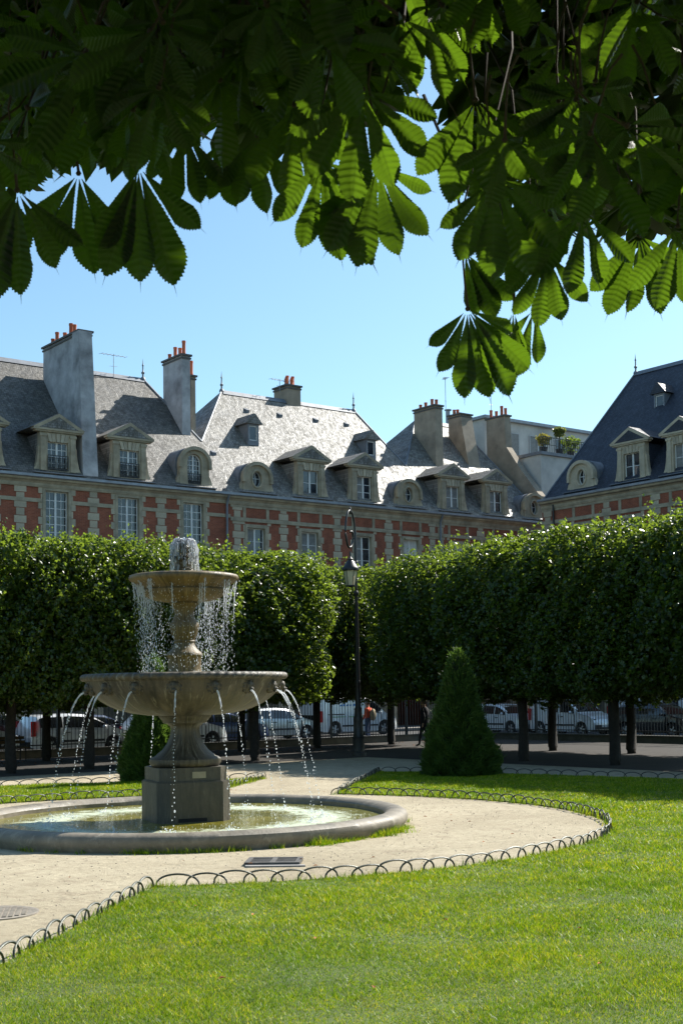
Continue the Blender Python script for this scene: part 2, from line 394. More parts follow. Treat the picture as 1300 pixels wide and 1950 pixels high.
M['lawn'] = simple('turf', (0.07, 0.10, 0.02), 0.95, var=0.4, scale=1.5, bmp=0.3, bscale=60)
def grass_mat():
    m, n, l, b = new_mat('grass_blades')
    rnd = n.new('ShaderNodeNewGeometry').outputs['Random Per Island']
    v = coords(n); patch = noise(n, l, 0.55, 5, 0.65, v, 0.4); p2 = noise(n, l, 3.5, 4, 0.6, v)
    c = ramp(n, l, rnd, [(0.0, (0.06, 0.15, 0.004)), (0.45, (0.165, 0.29, 0.008)), (0.8, (0.27, 0.36, 0.014)), (1.0, (0.50, 0.45, 0.12))])
    c = mixc(n, l, 0.8, c, ramp(n, l, patch, [(0.32, (0.66, 0.78, 0.7)), (0.68, (1.32, 1.14, 1.0))]), 'MULTIPLY')
    c = mixc(n, l, ramp(n, l, noise(n, l, 0.9, 6, 0.7, v, 0.8), [(0.60, (0, 0, 0)), (0.72, (0.55, 0.55, 0.55))]), c, (0.34, 0.33, 0.09))
    c = mixc(n, l, 0.7, c, ramp(n, l, p2, [(0.35, (0.6, 0.68, 0.6)), (0.65, (1.2, 1.12, 1.0))]), 'MULTIPLY')
    l.new(c, b.inputs['Base Color']); b.inputs['Roughness'].default_value = 0.40; b.inputs['Specular IOR Level'].default_value = 0.18
    t = n.new('ShaderNodeBsdfTranslucent'); l.new(mixc(n, l, 1.0, c, (1.5, 1.4, 0.55), 'MULTIPLY'), t.inputs['Color'])
    mx = n.new('ShaderNodeMixShader'); mx.inputs[0].default_value = 0.45
    l.new(b.outputs[0], mx.inputs[1]); l.new(t.outputs[0], mx.inputs[2]); l.new(mx.outputs[0], n['Material Output'].inputs['Surface'])
    return m
M['grass'] = grass_mat()
M['linden'] = leaf_mat('linden_leaf', (0.012, 0.030, 0.005), (0.044, 0.080, 0.012), (0.30, 0.42, 0.035), 0.33, 0.40, 0.42)
M['yew'] = leaf_mat('yew_needles', (0.028, 0.066, 0.014), (0.075, 0.130, 0.026), (0.14, 0.24, 0.03), 0.5, 0.35, 0.3)
M['chestnut'] = leaf_mat('chestnut_leaf', (0.005, 0.011, 0.003), (0.015, 0.028, 0.007), (0.17, 0.32, 0.012), 0.42, 0.34, 0.35, veins=True)
M['shrub'] = leaf_mat('shrub_leaf', (0.06, 0.09, 0.02), (0.16, 0.18, 0.04), (0.3, 0.34, 0.06), 0.4, 0.35)
M['yellow_shrub'] = leaf_mat('yellow_shrub_leaf', (0.30, 0.26, 0.05), (0.42, 0.36, 0.08), (0.5, 0.45, 0.08), 0.5, 0.35)

# ------------------------------------------------------------------ ground, paths, lawns
FC = Vector((-2.52, 21.2, 0)); RING = 6.68
AX = Vector((0.15, 0.9887, 0)).normalized(); PX = Vector((AX.y, -AX.x, 0)); HW = 1.45
def on_path(along, off): return FC + AX*along + PX*off
def sheet(name, poly, z, mat, kind='structure'):
    mb = MB(); mb.add([(p[0], p[1], z) for p in poly], [tuple(range(len(poly)))])
    return tag(mb.build(name, mat), kind=kind)
def fence_back(x): return 54.0 + 0.765*x
def fence_right(x): return 52.0 - 1.31*(x - 10.5)
CORNER = (5.68, 58.34)
sheet('ground', [(-700, -500), (700, -500), (700, 1100), (-700, 1100)], -0.06, M['asphalt'])
sheet('street', [(-60, -40), (90, -40), (90, 130), (-60, 130)], -0.03, M['asphalt'])
sheet('sand_path', [(-50, -30), (70, -30), (70, fence_right(70)), CORNER, (-50, fence_back(-50))], 0.0, M['sand'])
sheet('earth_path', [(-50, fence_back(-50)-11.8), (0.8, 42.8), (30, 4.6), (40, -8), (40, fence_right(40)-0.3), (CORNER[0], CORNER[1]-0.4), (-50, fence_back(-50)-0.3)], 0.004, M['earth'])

def arc(a0, a1, n=60, r=RING):
    return [Vector((FC.x + r*math.cos(a0+(a1-a0)*i/n), FC.y + r*math.sin(a0+(a1-a0)*i/n), 0)) for i in range(n+1)]
al = math.sqrt(RING**2 - HW**2)
def ang(p): return math.atan2(p.y-FC.y, p.x-FC.x)
BR, FR_, BL, FL_ = on_path(al, HW), on_path(-al, HW), on_path(al, -HW), on_path(-al, -HW)
arcR = arc(ang(BR), ang(FR_) , 80)                       # clockwise through the right side
a0 = ang(BL); a1 = ang(FL_) + 2*math.pi
arcL = arc(a0, a1, 80)
cR1 = Vector((0.98, 34.7, 0)); cR2 = Vector((4.2, 33.0, 0)); cR3 = Vector((8.0, 29.9, 0)); cR4 = Vector((26, 12, 0))
pathF = on_path(-24, HW)
lawnR = [BR, cR1, cR2, cR3, cR4, Vector((26, -6, 0)), pathF] + arcR[::-1]
lawnR = [BR, cR1, cR2, cR3, cR4, Vector((26, -6, 0)), pathF, FR_] + arcR[::-1][1:-1]
cL1 = Vector((-1.95, 32.9, 0)); cL2 = Vector((-8.2, 31.3, 0)); cL3 = Vector((-24, 26.6, 0))
lawnL = [cL1, BL] + arcL[1:-1] + [FL_, on_path(-24, -HW), Vector((-24, -4, 0)), cL3, cL2]
sheet('lawn', [tuple(p) for p in lawnR], 0.02, M['lawn'])
sheet('lawn', [tuple(p) for p in lawnL], 0.02, M['lawn'])

def in_poly(px, py, poly):
    x = np.array([p[0] for p in poly]); y = np.array([p[1] for p in poly]); ins = np.zeros(px.shape, bool); j = len(x)-1
    for i in range(len(x)):
        c = ((y[i] > py) != (y[j] > py)) & (px < (x[j]-x[i])*(py-y[i])/(y[j]-y[i]+1e-12)+x[i]); ins ^= c; j = i
    return ins
rng = np.random.default_rng(7)
def blades(x, y, h, w, lean=0.5, z0=0.015):
    n = len(x); a = rng.uniform(0, 2*np.pi, n); la = rng.uniform(0, 2*np.pi, n); ll = h*rng.uniform(0.1, 1.0, n)*lean
    dx, dy = np.cos(a)*w/2, np.sin(a)*w/2
    V = np.empty((n, 3, 3)); V[:, 0] = np.stack([x-dx, y-dy, np.full(n, z0)], 1); V[:, 1] = np.stack([x+dx, y+dy, np.full(n, z0)], 1)
    V[:, 2] = np.stack([x+np.cos(la)*ll, y+np.sin(la)*ll, z0+h], 1)
    return V.reshape(-1, 3)
def grass_in(poly, bands):
    out = []
    for (xa, xb, ya, yb, dens, h, w) in bands:
        n = int((xb-xa)*(yb-ya)*dens); x = rng.uniform(xa, xb, n); y = rng.uniform(ya, yb, n)
        k = in_poly(x, y, poly) & ((np.abs(x/np.maximum(y, 1)) < 0.33) | (rng.random(n) < .4)); x = x[k]; y = y[k]
        # uneven growth
        g = 0.5 + 0.5*np.sin(x*2.1+np.sin(y*1.7)*1.5)*np.sin(y*2.6+np.cos(x*1.3)*1.2)
        out.append(blades(x, y, h*(0.5+0.6*g)*rng.uniform(0.45, 1.35, len(x)), w*rng.uniform(0.7, 1.3, len(x)), 1.5))
    V = np.concatenate(out); F = np.arange(len(V)).reshape(-1, 3)
    return np_mesh('grass', V, F, M['grass'])
o = put('grass', grass_in(lawnR, [(-4.5, 7.5, 3.0, 7.6, 3000, 0.036, 0.009), (4.5, 11, 7.6, 15, 5200, 0.04, 0.010), (8, 16, 15, 24, 2200, 0.045, 0.013), (-4.5, 4.5, 7.6, 11, 8500, 0.036, 0.0062), (-4.5, 4.5, 11, 15, 5200, 0.040, 0.0080), (-4, 8, 15, 22, 2600, 0.045, 0.012), (-2, 12, 22, 35.2, 1200, 0.05, 0.019)])); tag(o, kind='stuff')
o = put('grass', grass_in(lawnL, [(-14, -1.5, 22, 34, 1300, 0.06, 0.017)])); tag(o, kind='stuff')

# hoop borders
def hoop_mesh(w=0.47, h=0.155, r=0.0115):
    mb = MB(); pts = [(-w/2, 0, -0.06), (-w/2, 0, 0.02)]
    for i in range(13):
        a = math.pi*(1 - i/12); pts.append((w/2*math.cos(a), 0, 0.03 + (h-0.03)*math.sin(a)**0.85))
    pts += [(w/2, 0, 0.02), (w/2, 0, -0.06)]
    mb.tube(pts, r, 6); return mb.mesh('hoop', M['hoop_iron'], 60)
HOOP = hoop_mesh()
def hoop_run(label, pts, pitch=0.32, seed=1):
    rd = random.Random(seed)
    root = empty('hoop_border', pts[0], 0, label, 'hoop border', 'low iron hoop borders round the lawns')
    pts = [Vector(p) for p in pts]; d = 0.24; acc = 0
    for a, b in zip(pts[:-1], pts[1:]):
        L = (b-a).length; t = (b-a)/L
        while d <= acc + L:
            p = a + t*(d-acc) - pts[0]
            put('hoop', HOOP, root, (p.x, p.y, rd.uniform(-0.015, 0.008)), (rd.uniform(-.09, .09), rd.uniform(-.04, .04), math.atan2(t.y, t.x)+rd.uniform(-.05, .05)), rd.uniform(.95, 1.05)); d += pitch
        acc += L
    return root
def inset(pts, k):  # nudges the run onto the sand side of the edge
    return [FC + (Vector(p)-FC).normalized()*((Vector(p)-FC).length + k) for p in pts]
hoop_run('long curved hoop border round the sand circle on the near and right lawn', inset(arcR[::-1], -0.03), 0.315, 1)
hoop_run('straight hoop border beside the sand path, at the bottom left of the near lawn', [FR_ - AX*0.1, on_path(-14, HW)], 0.335, 2)
hoop_run('short straight hoop border along the path edge left of the right conical yew', [BR, cR1], 0.30, 3)
hoop_run('hoop border in shade along the far edge of the right lawn', [cR1, cR2, cR3, Vector((12, 25.9, 0))], 0.42, 4)
hoop_run('curved hoop border of the left lawn just behind the stone pool rim', inset(arcL[:44], -0.03), 0.32, 5)
hoop_run('short hoop border at the path end of the left lawn, right of the pedestal', [BL, cL1], 0.32, 6)
hoop_run('hoop border along the far edge of the left lawn', [cL1, cL2, Vector((-13, 29.9, 0))], 0.42, 7)

# ------------------------------------------------------------------ fountain
def pool():
    t = empty('stone_pool', FC, 0, 'large round pool basin of worn stone with a rounded coping, under the fountain', 'pool basin')
    mb = MB(); prof = [(3.47, -0.1), (3.50, 0.03), (3.535, 0.09), (3.55, 0.15), (3.53, 0.205), (3.47, 0.243), (3.38, 0.257), (3.28, 0.25), (3.21, 0.225), (3.17, 0.18), (3.16, -0.1)]
    def rf(k, r, a): return r + 0.006*math.sin(3*a+k) + 0.004*math.sin(17*a)
    # coping in separate stones with narrow joints
    nst = 20; seg = 10
    for s_ in range(nst):
        m2 = MB(); vs = []; fs = []
        for i in range(seg+1):
            a = 2*math.pi*(s_ + (i/seg)*0.9985)/nst + 0.1
            for k, (r, z) in enumerate(prof):
                rr = rf(k, r, a); vs.append((rr*math.cos(a), rr*math.sin(a), z))
        P = len(prof)
        for i in range(seg):
            for k in range(P-1): fs.append((i*P+k, (i+1)*P+k, (i+1)*P+k+1, i*P+k+1))
        fs.append(tuple(range(P))); fs.append(tuple(range(seg*P+P-1, seg*P-1, -1)))
        m2.add(vs, fs); m2.build('coping_stone', M['rim_stone'], t, smooth=40)
    w = MB(); w.lathe([(3.2, 0.115), (0.3, 0.115)], 96, cap=False); ww = w.build('pool_water', M['pool_water']); ww.location = FC; tag(ww, kind='structure')
pool()

FT = empty('fountain', FC, 0, 'two-tiered mossy stone fountain spouting water in the middle of the pool', 'fountain')
# chamfered square pedestal, turned a little to the right
ROTP = RAD(24.0)
def chamf(h, c, dx=0): return [(-h+c, -h), (h-c, -h), (h, -h+c), (h, h-c), (h-c, h), (-h+c, h), (-h, h-c), (-h, -h+c)]
ped = MB(); ped.prism(chamf(0.60, 0.17), -0.15, 0.735, 'z'); ped.prism(chamf(0.585, 0.17), 0.735, 0.75, 'z'); ped.prism(chamf(0.555, 0.15), 0.75, 0.965, 'z')
po = ped.build('pedestal', M['plinth'], FT, rot=(0, 0, ROTP))
v_ = MB(); v_.box(-0.30, 0.16, -0.606, -0.58, 0.13, 0.185); v_.build('drain_slot', M['dark_inside'], po)
v_ = MB(); v_.box(-0.06, 0.16, -0.562, -0.54, 0.80, 0.90); v_.build('plaque', M['stone_plain'], po)
stem = MB()
stem.lathe([(0.50, 0.96), (0.55, 0.985), (0.575, 1.03), (0.57, 1.085), (0.53, 1.115), (0.49, 1.125), (0.475, 1.14), (0.44, 1.165), (0.36, 1.23), (0.29, 1.33), (0.245, 1.44), (0.225, 1.55), (0.235, 1.60), (0.29, 1.645), (0.355, 1.66), (0.36, 1.685), (0.385, 1.72), (0.42, 1.755), (0.42, 1.80)], 64,
           rfun=lambda k, r, a: r*(1 + (0.02*math.cos(8*a) if 6 < k < 13 else 0)))
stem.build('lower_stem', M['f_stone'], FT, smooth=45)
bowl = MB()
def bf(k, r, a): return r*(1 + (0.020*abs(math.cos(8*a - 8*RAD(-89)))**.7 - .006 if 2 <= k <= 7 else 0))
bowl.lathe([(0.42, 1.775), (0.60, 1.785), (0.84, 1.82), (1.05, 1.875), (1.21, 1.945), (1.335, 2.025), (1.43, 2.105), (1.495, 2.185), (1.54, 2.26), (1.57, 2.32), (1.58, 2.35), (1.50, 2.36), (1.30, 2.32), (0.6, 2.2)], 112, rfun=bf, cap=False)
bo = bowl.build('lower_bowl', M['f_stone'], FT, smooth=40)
rim = MB(); n = 320; prof = []
for k in range(9):
    q = math.pi*(1.45 - 1.65*k/8); prof.append((1.562 + 0.065*math.cos(q)*1.0, 2.392 + 0.056*math.sin(q)))
prof = [(1.565, 2.34), (1.60, 2.338), (1.625, 2.35), (1.642, 2.375), (1.645, 2.40), (1.632, 2.428), (1.605, 2.446), (1.57, 2.45), (1.52, 2.44), (1.50, 2.37)]
rim.lathe(prof, n, cap=False, rfun=lambda k, r, a: r + (0.034*(abs(math.sin(36*a - k*0.4))**0.7 - 0.6) if 1 <= k <= 7 else 0))
rim.build('rope_rim', M['f_stone'], bo, smooth=60)
wb = MB(); wb.lathe([(1.51, 2.385), (0.2, 2.385)], 64, cap=False); wb.build('bowl_water', M['pool_water'], bo)
def lion():
    mb = MB()                                            # x points outwards
    mb.ball((0.0, 0, 0.02), 0.07, 0.115, 0.12, 12, 7)    # mane
    for i in range(11):
        a = math.pi*2*i/11; mb.ball((0.005, 0.1*math.cos(a), 0.02+0.105*math.sin(a)), 0.04, 0.034, 0.034, 6, 4)
    mb.ball((0.05, 0, 0.03), 0.06, 0.075, 0.085, 10, 6)  # face
    mb.ball((0.095, 0, -0.015), 0.045, 0.045, 0.04, 8, 5)
    mb.ball((0.10, 0, -0.06), 0.035, 0.035, 0.018, 8, 4) # lower jaw
    for s in (-1, 1):
        mb.ball((0.085, s*0.036, 0.055), 0.02, 0.022, 0.014, 6, 4); mb.ball((0.03, s*0.075, 0.105), 0.022, 0.02, 0.028, 6, 4)
        mb.ball((0.11, s*0.02, -0.02), 0.028, 0.024, 0.022, 6, 4)
    mb.ball((0.135, 0, 0.0), 0.018, 0.02, 0.014, 6, 4)
    return mb.mesh('lion_mask', M['f_stone'], 50)
LION = lion(); A0 = RAD(-90 + 1.0)
for i in range(16):
    a = A0 + i*math.pi/8
    put('lion_mask', LION, bo, (1.505*math.cos(a), 1.505*math.sin(a), 2.215), (0, RAD(12), a), .95)
us = MB()
us.lathe([(0.285, 2.36), (0.285, 2.47), (0.27, 2.48), (0.265, 2.50), (0.265, 2.70), (0.275, 2.715), (0.29, 2.74), (0.285, 2.77), (0.255, 2.80), (0.20, 2.85), (0.165, 2.92), (0.16, 2.945), (0.175, 2.965), (0.165, 2.985), (0.185, 3.04), (0.215, 3.11), (0.235, 3.19), (0.238, 3.235), (0.225, 3.265), (0.205, 3.275), (0.20, 3.30), (0.175, 3.34), (0.155, 3.39), (0.155, 3.43), (0.17, 3.49), (0.20, 3.545), (0.235, 3.575), (0.23, 3.60), (0.25, 3.63)], 48)
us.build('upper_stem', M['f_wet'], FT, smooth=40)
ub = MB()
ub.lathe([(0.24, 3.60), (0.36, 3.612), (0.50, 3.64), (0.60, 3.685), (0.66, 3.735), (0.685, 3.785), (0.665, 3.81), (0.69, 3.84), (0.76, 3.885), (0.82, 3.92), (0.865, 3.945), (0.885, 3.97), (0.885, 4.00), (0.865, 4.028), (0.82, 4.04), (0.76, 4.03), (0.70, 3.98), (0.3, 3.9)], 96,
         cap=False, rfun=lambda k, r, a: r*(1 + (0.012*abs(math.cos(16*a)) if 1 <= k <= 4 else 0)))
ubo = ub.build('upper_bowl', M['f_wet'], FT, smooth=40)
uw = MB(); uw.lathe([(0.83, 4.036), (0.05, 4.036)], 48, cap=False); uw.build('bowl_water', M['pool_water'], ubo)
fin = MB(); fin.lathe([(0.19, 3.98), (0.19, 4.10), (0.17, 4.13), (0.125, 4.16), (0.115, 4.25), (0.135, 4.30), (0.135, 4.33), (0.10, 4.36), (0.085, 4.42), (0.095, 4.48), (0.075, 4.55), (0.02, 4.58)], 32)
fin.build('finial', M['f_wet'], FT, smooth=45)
rw = random.Random(5)
dome = MB()
for i in range(30):                                      # sheets of water folding over the top of the finial
    a = 2*math.pi*i/30 + rw.uniform(-.08, .08); pts = []; rr = []
    R0 = rw.uniform(0.155, 0.20); top = 4.63 + rw.uniform(-.03, .02); end = rw.uniform(0.7, 1.0)
    for k in range(10):
        t = k/9*end; r = 0.03 + R0*math.sin(min(1, t*1.9)*math.pi/2)*(1+0.25*max(0, t-.6)); z = top - 0.02 - (top-4.06)*max(0, (t-0.22)/0.78)**1.4
        pts.append((r*math.cos(a)+rw.uniform(-.006, .006), r*math.sin(a)+rw.uniform(-.006, .006), z)); rr.append(rw.uniform(0.010, 0.024))
    dome.tube(pts, rr, 5)
for i in range(260):
    a = rw.uniform(0, 6.283); r = rw.uniform(0.12, 0.25); z = rw.uniform(4.05, 4.6); q = rw.uniform(.003, .009); dome.ball((r*math.cos(a), r*math.sin(a), z), q, q, q*1.5, 5, 3)
d_ = dome.build('water_dome', M['clear_water'], FT, smooth=80); tag(d_, kind='stuff')

def octa(mb, c, r, s=1.6):
    x, y, z = c; mb.add([(x+r, y, z), (x, y+r, z), (x-r, y, z), (x, y-r, z), (x, y, z+r*s), (x, y, z-r*s)], [(0,1,4),(1,2,4),(2,3,4),(3,0,4),(1,0,5),(2,1,5),(3,2,5),(0,3,5)])
def jet_mesh(seed, v0=0.92):
    r_ = random.Random(seed); mb = MB(); z0, zf, x0 = 2.165, 0.10, 1.60; T = math.sqrt(2*(z0-zf)/9.81)
    def P(t, j=0.0): return Vector((x0 + v0*t + r_.uniform(-j, j), r_.uniform(-j, j), z0 - 4.905*t*t))
    N = 14; pts = [P(T*0.60*k/N, 0.004*k/N) for k in range(N+1)]
    mb.tube(pts[:9], [0.015 - 0.009*k/N + r_.uniform(-.004, .004) for k in range(9)], 6)
    t = T*0.26
    while t < T:
        j = 0.004 + 0.020*(t/T)**2; p = P(t, j); q = r_.uniform(0.004, 0.0105)*(1.35 if r_.random() < .2 else 1)
        mb.ball(p, q*r_.uniform(.8, 1.1), q*r_.uniform(.8, 1.1), q*r_.uniform(1.1, 2.0), 6, 4); t += T*r_.uniform(.010, .024)
        if r_.random() < 0.4: pp = P(t, j*2.6); octa(mb, pp, r_.uniform(.003, .006))
    return mb.mesh('water_jet', M['spray'], 80)
JETS = [jet_mesh(s, v) for s, v in ((1, .90), (2, .98), (3, .86), (4, .94))]
for i in range(16):
    j_ = put('water_jet', JETS[(i*3) % 4], FT, (0, 0, 0), (0, 0, A0 + i*math.pi/8 + rw.uniform(-.02, .02))); tag(j_, kind='stuff')
cur = MB(); strands = [(rw.uniform(0, 6.283), rw.uniform(.3, 1), rw.uniform(.70, .86)) for _ in range(46)]
for a, wgt, r0 in strands:
    T = math.sqrt(2*1.5/9.81); vr = rw.uniform(-.42, -.12)
    for k in range(int(90*wgt)+16):
        t = T*(k+rw.random())/(90*wgt+16); sp = 0.012 + 0.05*(t/T)
        r = r0 + vr*t + rw.gauss(0, sp*.5); z = 3.92 - 4.905*t*t; aa = a + rw.gauss(0, sp)
        octa(cur, (r*math.cos(aa), r*math.sin(aa), z), rw.uniform(.0022, .0056), rw.uniform(2.0, 5.5))
    z1 = rw.uniform(3.35, 3.75)
    cur.tube([((r0+vr*math.sqrt(2*max(0, 3.93-z)/9.81))*math.cos(a), (r0+vr*math.sqrt(2*max(0, 3.93-z)/9.81))*math.sin(a), z) for z in np.linspace(3.95, z1, 5)], [.008, .007, .006, .005, .003], 4)
for k in range(2200):
    a = rw.uniform(0, 6.283); t = T*rw.random()**0.7; r = rw.uniform(.48, .86) - .22*t
    octa(cur, (r*math.cos(a), r*math.sin(a), 3.9 - 4.905*t*t), rw.uniform(.0018, .0048), rw.uniform(1.8, 4.0))
c_ = cur.build('water_curtain', M['spray'], FT); tag(c_, kind='stuff')
spl = MB()
for i in range(16):
    a = A0 + i*math.pi/8; cx, cy = 2.18*math.cos(a), 2.18*math.sin(a)
    for k in range(46):
        q = rw.uniform(.004, .014); dd = abs(rw.gauss(0, .12)); b = rw.uniform(0, 6.283)
        octa(spl, (cx+dd*math.cos(b), cy+dd*math.sin(b), .115 + abs(rw.gauss(0, .05))*math.exp(-dd*4)), q, rw.uniform(.6, 1.5))
for k in range(900):
    a = rw.uniform(0, 6.283); r = math.sqrt(rw.uniform(.6, 9.0)); q = rw.uniform(.004, .010); octa(spl, (r*math.cos(a), r*math.sin(a), .116), q, .5)
s_ = spl.build('splash', M['spray'], FT); tag(s_, kind='stuff')

# weeds along the foot of the coping
def weeds():
    Vs = []
    for k in range(120):
        a = rng.uniform(-math.pi, math.pi)
        if rng.random() < .55: a = RAD(rng.uniform(-100, -10))
        r = 3.53 + abs(rng.normal(0, .03)); n = int(rng.uniform(8, 34)); s = rng.uniform(.5, 1.0)
        x = FC.x + r*math.cos(a) + rng.normal(0, .045, n); y = FC.y + r*math.sin(a) + rng.normal(0, .045, n)
        Vs.append(blades(x, y, s*rng.uniform(.04, .12, n), rng.uniform(.006, .013, n), 1.1, 0.0))
    for (a, s) in ((RAD(-22), 1.0), (RAD(-30), .9), (RAD(-52), 1.1)):
        n = 170; x = FC.x + 3.6*math.cos(a) + rng.normal(0, .11, n); y = FC.y + 3.6*math.sin(a) + rng.normal(0, .08, n)
        Vs.append(blades(x, y, s*rng.uniform(.05, .15, n), rng.uniform(.007, .014, n), 1.0, 0.0))
    V = np.concatenate(Vs); o = put('weeds', np_mesh('weeds', V, np.arange(len(V)).reshape(-1, 3), M['grass'])); tag(o, kind='stuff')
weeds()
def edge_tufts():
    Vs = []
    for P in (arcR, arcL[:44], [BR, cR1], [FR_, on_path(-14, HW)], [BL, cL1]):
        P = [Vector(p) for p in P]; L = sum((b-a).length for a, b in zip(P, P[1:]))
        for k in range(int(L*13)):
            d = rng.uniform(0, L)
            for a, b in zip(P, P[1:]):
                l_ = (b-a).length
                if d <= l_: p = a + (b-a)*(d/l_); break
                d -= l_
            n = 18; x = p.x + rng.normal(0, .06, n); y = p.y + rng.normal(0, .06, n)
            Vs.append(blades(x, y, rng.uniform(.3, 1)*rng.uniform(.05, .13, n), rng.uniform(.006, .012, n), 1.0, 0.0))
    V = np.concatenate(Vs); o = put('edge_grass', np_mesh('edge_grass', V, np.arange(len(V)).reshape(-1, 3), M['grass'])); tag(o, kind='stuff')
edge_tufts()

# drain grate and round cover set in the sand, a few dry leaves
gr = empty('drain_grate', (-0.87, 16.5, 0.0), RAD(-3), 'rectangular cast iron drain grate with slots, in the sand before the pool', 'drain grate')
mb = MB(); mb.box(-.34, .34, -.27, -.20, 0, .045); mb.box(-.34, .34, .20, .27, 0, .045); mb.box(-.34, -.28, -.20, .20, 0, .045); mb.box(.28, .34, -.20, .20, 0, .045); mb.box(-.03, .03, -.20, .20, 0, .045)
mb.build('frame', M['cast_iron'], gr)
for s in (-1, 1):
    for k in range(5):
        b_ = MB(); b_.box(-.125, .125, -.018, .018, 0, .038); b_.build('bar', M['cast_iron'], gr, (s*.155, -.15+.075*k, 0))
b_ = MB(); b_.box(-.28, .28, -.2, .2, -.03, .006); b_.build('pit', M['dark_inside'], gr)
b_ = MB(); b_.prism([(-.30, -.40), (.42, -.36), (.40, -.275), (-.33, -.275)], 0, .018, 'z'); b_.build('concrete_apron', M['kerb'], gr)
mh = empty('manhole_cover', (-3.42, 13.0, 0.0), RAD(10), 'round patterned iron manhole cover in the sand at the left edge', 'manhole cover')
mb = MB(); mb.lathe([(.43, -.02), (.43, .012), (.40, .016), (.385, .010), (0.01, .010)], 40); mb.build('lid', M['cover'], mh, smooth=30)
mb = MB()
for i in range(-6, 7):
    for j in range(-6, 7):
        if i*i+j*j < 36: mb.box(i*.058-.019, i*.058+.019, j*.058-.019, j*.058+.019, .008, .019)
s_ = mb.build('tread_studs', M['cover'], mh); tag(s_, kind='stuff')
def pebbles():
    mb = MB()
    for k in range(1500):
        a = rw.uniform(0, 6.283); r = rw.uniform(3.6, 6.6); x, y = FC.x + r*math.cos(a), FC.y + r*math.sin(a)
        if k % 4 == 0: q = rw.uniform(-14, -6.7); pp = on_path(q, rw.uniform(-2.4, 1.35)); x, y = pp.x, pp.y
        s = rw.uniform(.004, .012); octa(mb, (x, y, s*.3), s, .6)
    o = mb.build('pebbles', M['cover']); tag(o, kind='stuff')
pebbles()
def litter():
    mb = MB()
    for k in range(420):
        if k < 7: x, y, s = [(-1.45, 13.0), (-.25, 11.2), (.9, 12.0), (2.4, 13.6), (1.9, 10.0), (-.9, 9.7), (3.0, 16.8)][k] + (.032,)
        elif k < 70:
            x, y, s = rw.uniform(-3.4, 7.5), rw.uniform(9, 30), rw.uniform(.018, .04)
        else:
            t = rw.uniform(-14, 4); x = t; y = fence_back(t) - rw.uniform(.5, 5.5); s = rw.uniform(.03, .06)
        a = rw.uniform(0, 6.28); z = .045 if k < 70 else .012; c, q = math.cos(a)*s, math.sin(a)*s
        mb.add([(x-c, y-q, z), (x+q*.5, y-c*.5, z+.012), (x+c, y+q, z+.004), (x-q*.5, y+c*.5, z+.015)], [(0, 1, 2, 3)])
    o = mb.build('leaf_litter', M['leaf_litter']); tag(o, kind='stuff')
litter()

# ------------------------------------------------------------------ houses round the square (local x along the facade, y away from the square)
TH = RAD(37.4)
E1 = Vector((math.cos(TH), math.sin(TH), 0)); E2 = Vector((math.sin(TH), -math.cos(TH), 0))
OB = Vector((-15.59, 60.0, 0.0)); OR = Vector((11.38, 73.0, 0.0))
EAVE, SL = 12.45, 1.175
hr = random.Random(11)
def cube_mesh(name, x0, x1, y0, y1, z0, z1, mat):
    mb = MB(); mb.box(x0, x1, y0, y1, z0, z1); return mb.mesh(name, mat)
ST_W = cube_mesh('stone', -.30, .30, -.035, .02, 0, .335, M['stone'])
ST_N = cube_mesh('stone', -.20, .20, -.030, .02, 0, .335, M['stone'])
JB_W = cube_mesh('stone', 0, .21, -.030, .02, 0, .335, M['stone'])
JB_N = cube_mesh('stone', 0, .085, -.024, .02, 0, .335, M['stone'])

def window_frame_mesh(w, h, cols, rows, t=0.05, mat=None, mullion=0.10):
    mb = MB(); mb.box(0, w, 0, .06, 0, t); mb.box(0, w, 0, .06, h-t, h); mb.box(0, t, 0, .06, t, h-t); mb.box(w-t, w, 0, .06, t, h-t)
    if cols > 1: mb.box(w/2-mullion/2, w/2+mullion/2, -.015, .06, t, h-t)
    cw = (w-2*t-(mullion if cols > 1 else 0))/max(cols, 1)
    xs = []
    for c in range(cols):
        x = t + c*cw + (mullion if c >= cols/2 and cols > 1 else 0); xs.append((x, x+cw))
    b = 0.014
    for c, (xa, xb) in enumerate(xs):
        if c % max(1, cols//2) != 0: mb.box(xa-b, xa+b, .008, .05, t, h-t)
    rh = (h-2*t)/rows
    for r in range(1, rows): mb.box(t, w-t, .012, .046, t+r*rh-b, t+r*rh+b)
    panes = [(xa, t+r*rh, cw, rh) for (xa, xb) in xs for r in range(rows)]
    return mb.mesh('window_frame', mat or M['white_paint'], None), panes
PANE_CACHE = {}
def pane_mesh(w, h, mat):
    k = (round(w, 3), round(h, 3), mat.name)
    if k not in PANE_CACHE: PANE_CACHE[k] = cube_mesh('pane', 0, w, .024, .034, 0, h, mat)
    return PANE_CACHE[k]
FR_CACHE = {}
def window(parent, x0, y, z0, w, h, cols, rows, mat='white_paint', glass='glass', name='window'):
    k = (w, h, cols, rows, mat)
    if k not in FR_CACHE: FR_CACHE[k] = window_frame_mesh(w, h, cols, rows, mat=M[mat])
    me, panes = FR_CACHE[k]
    o = put(name, me, parent, (x0, y, z0))
    lace = hr.random() < .45 and glass == 'glass' and rows < 8; side = hr.choice((0, 1, 2))
    for (px, pz, pw, ph) in panes:
        cur_ = lace and (side == 2 or (px < w/2-.05) == (side == 0)) and pz < h*.8
        put('pane', pane_mesh(pw, ph, M['curtain' if cur_ else glass]), o, (px, 0, pz), (hr.uniform(-.012, .012), 0, hr.uniform(-.012, .012)))
    return o
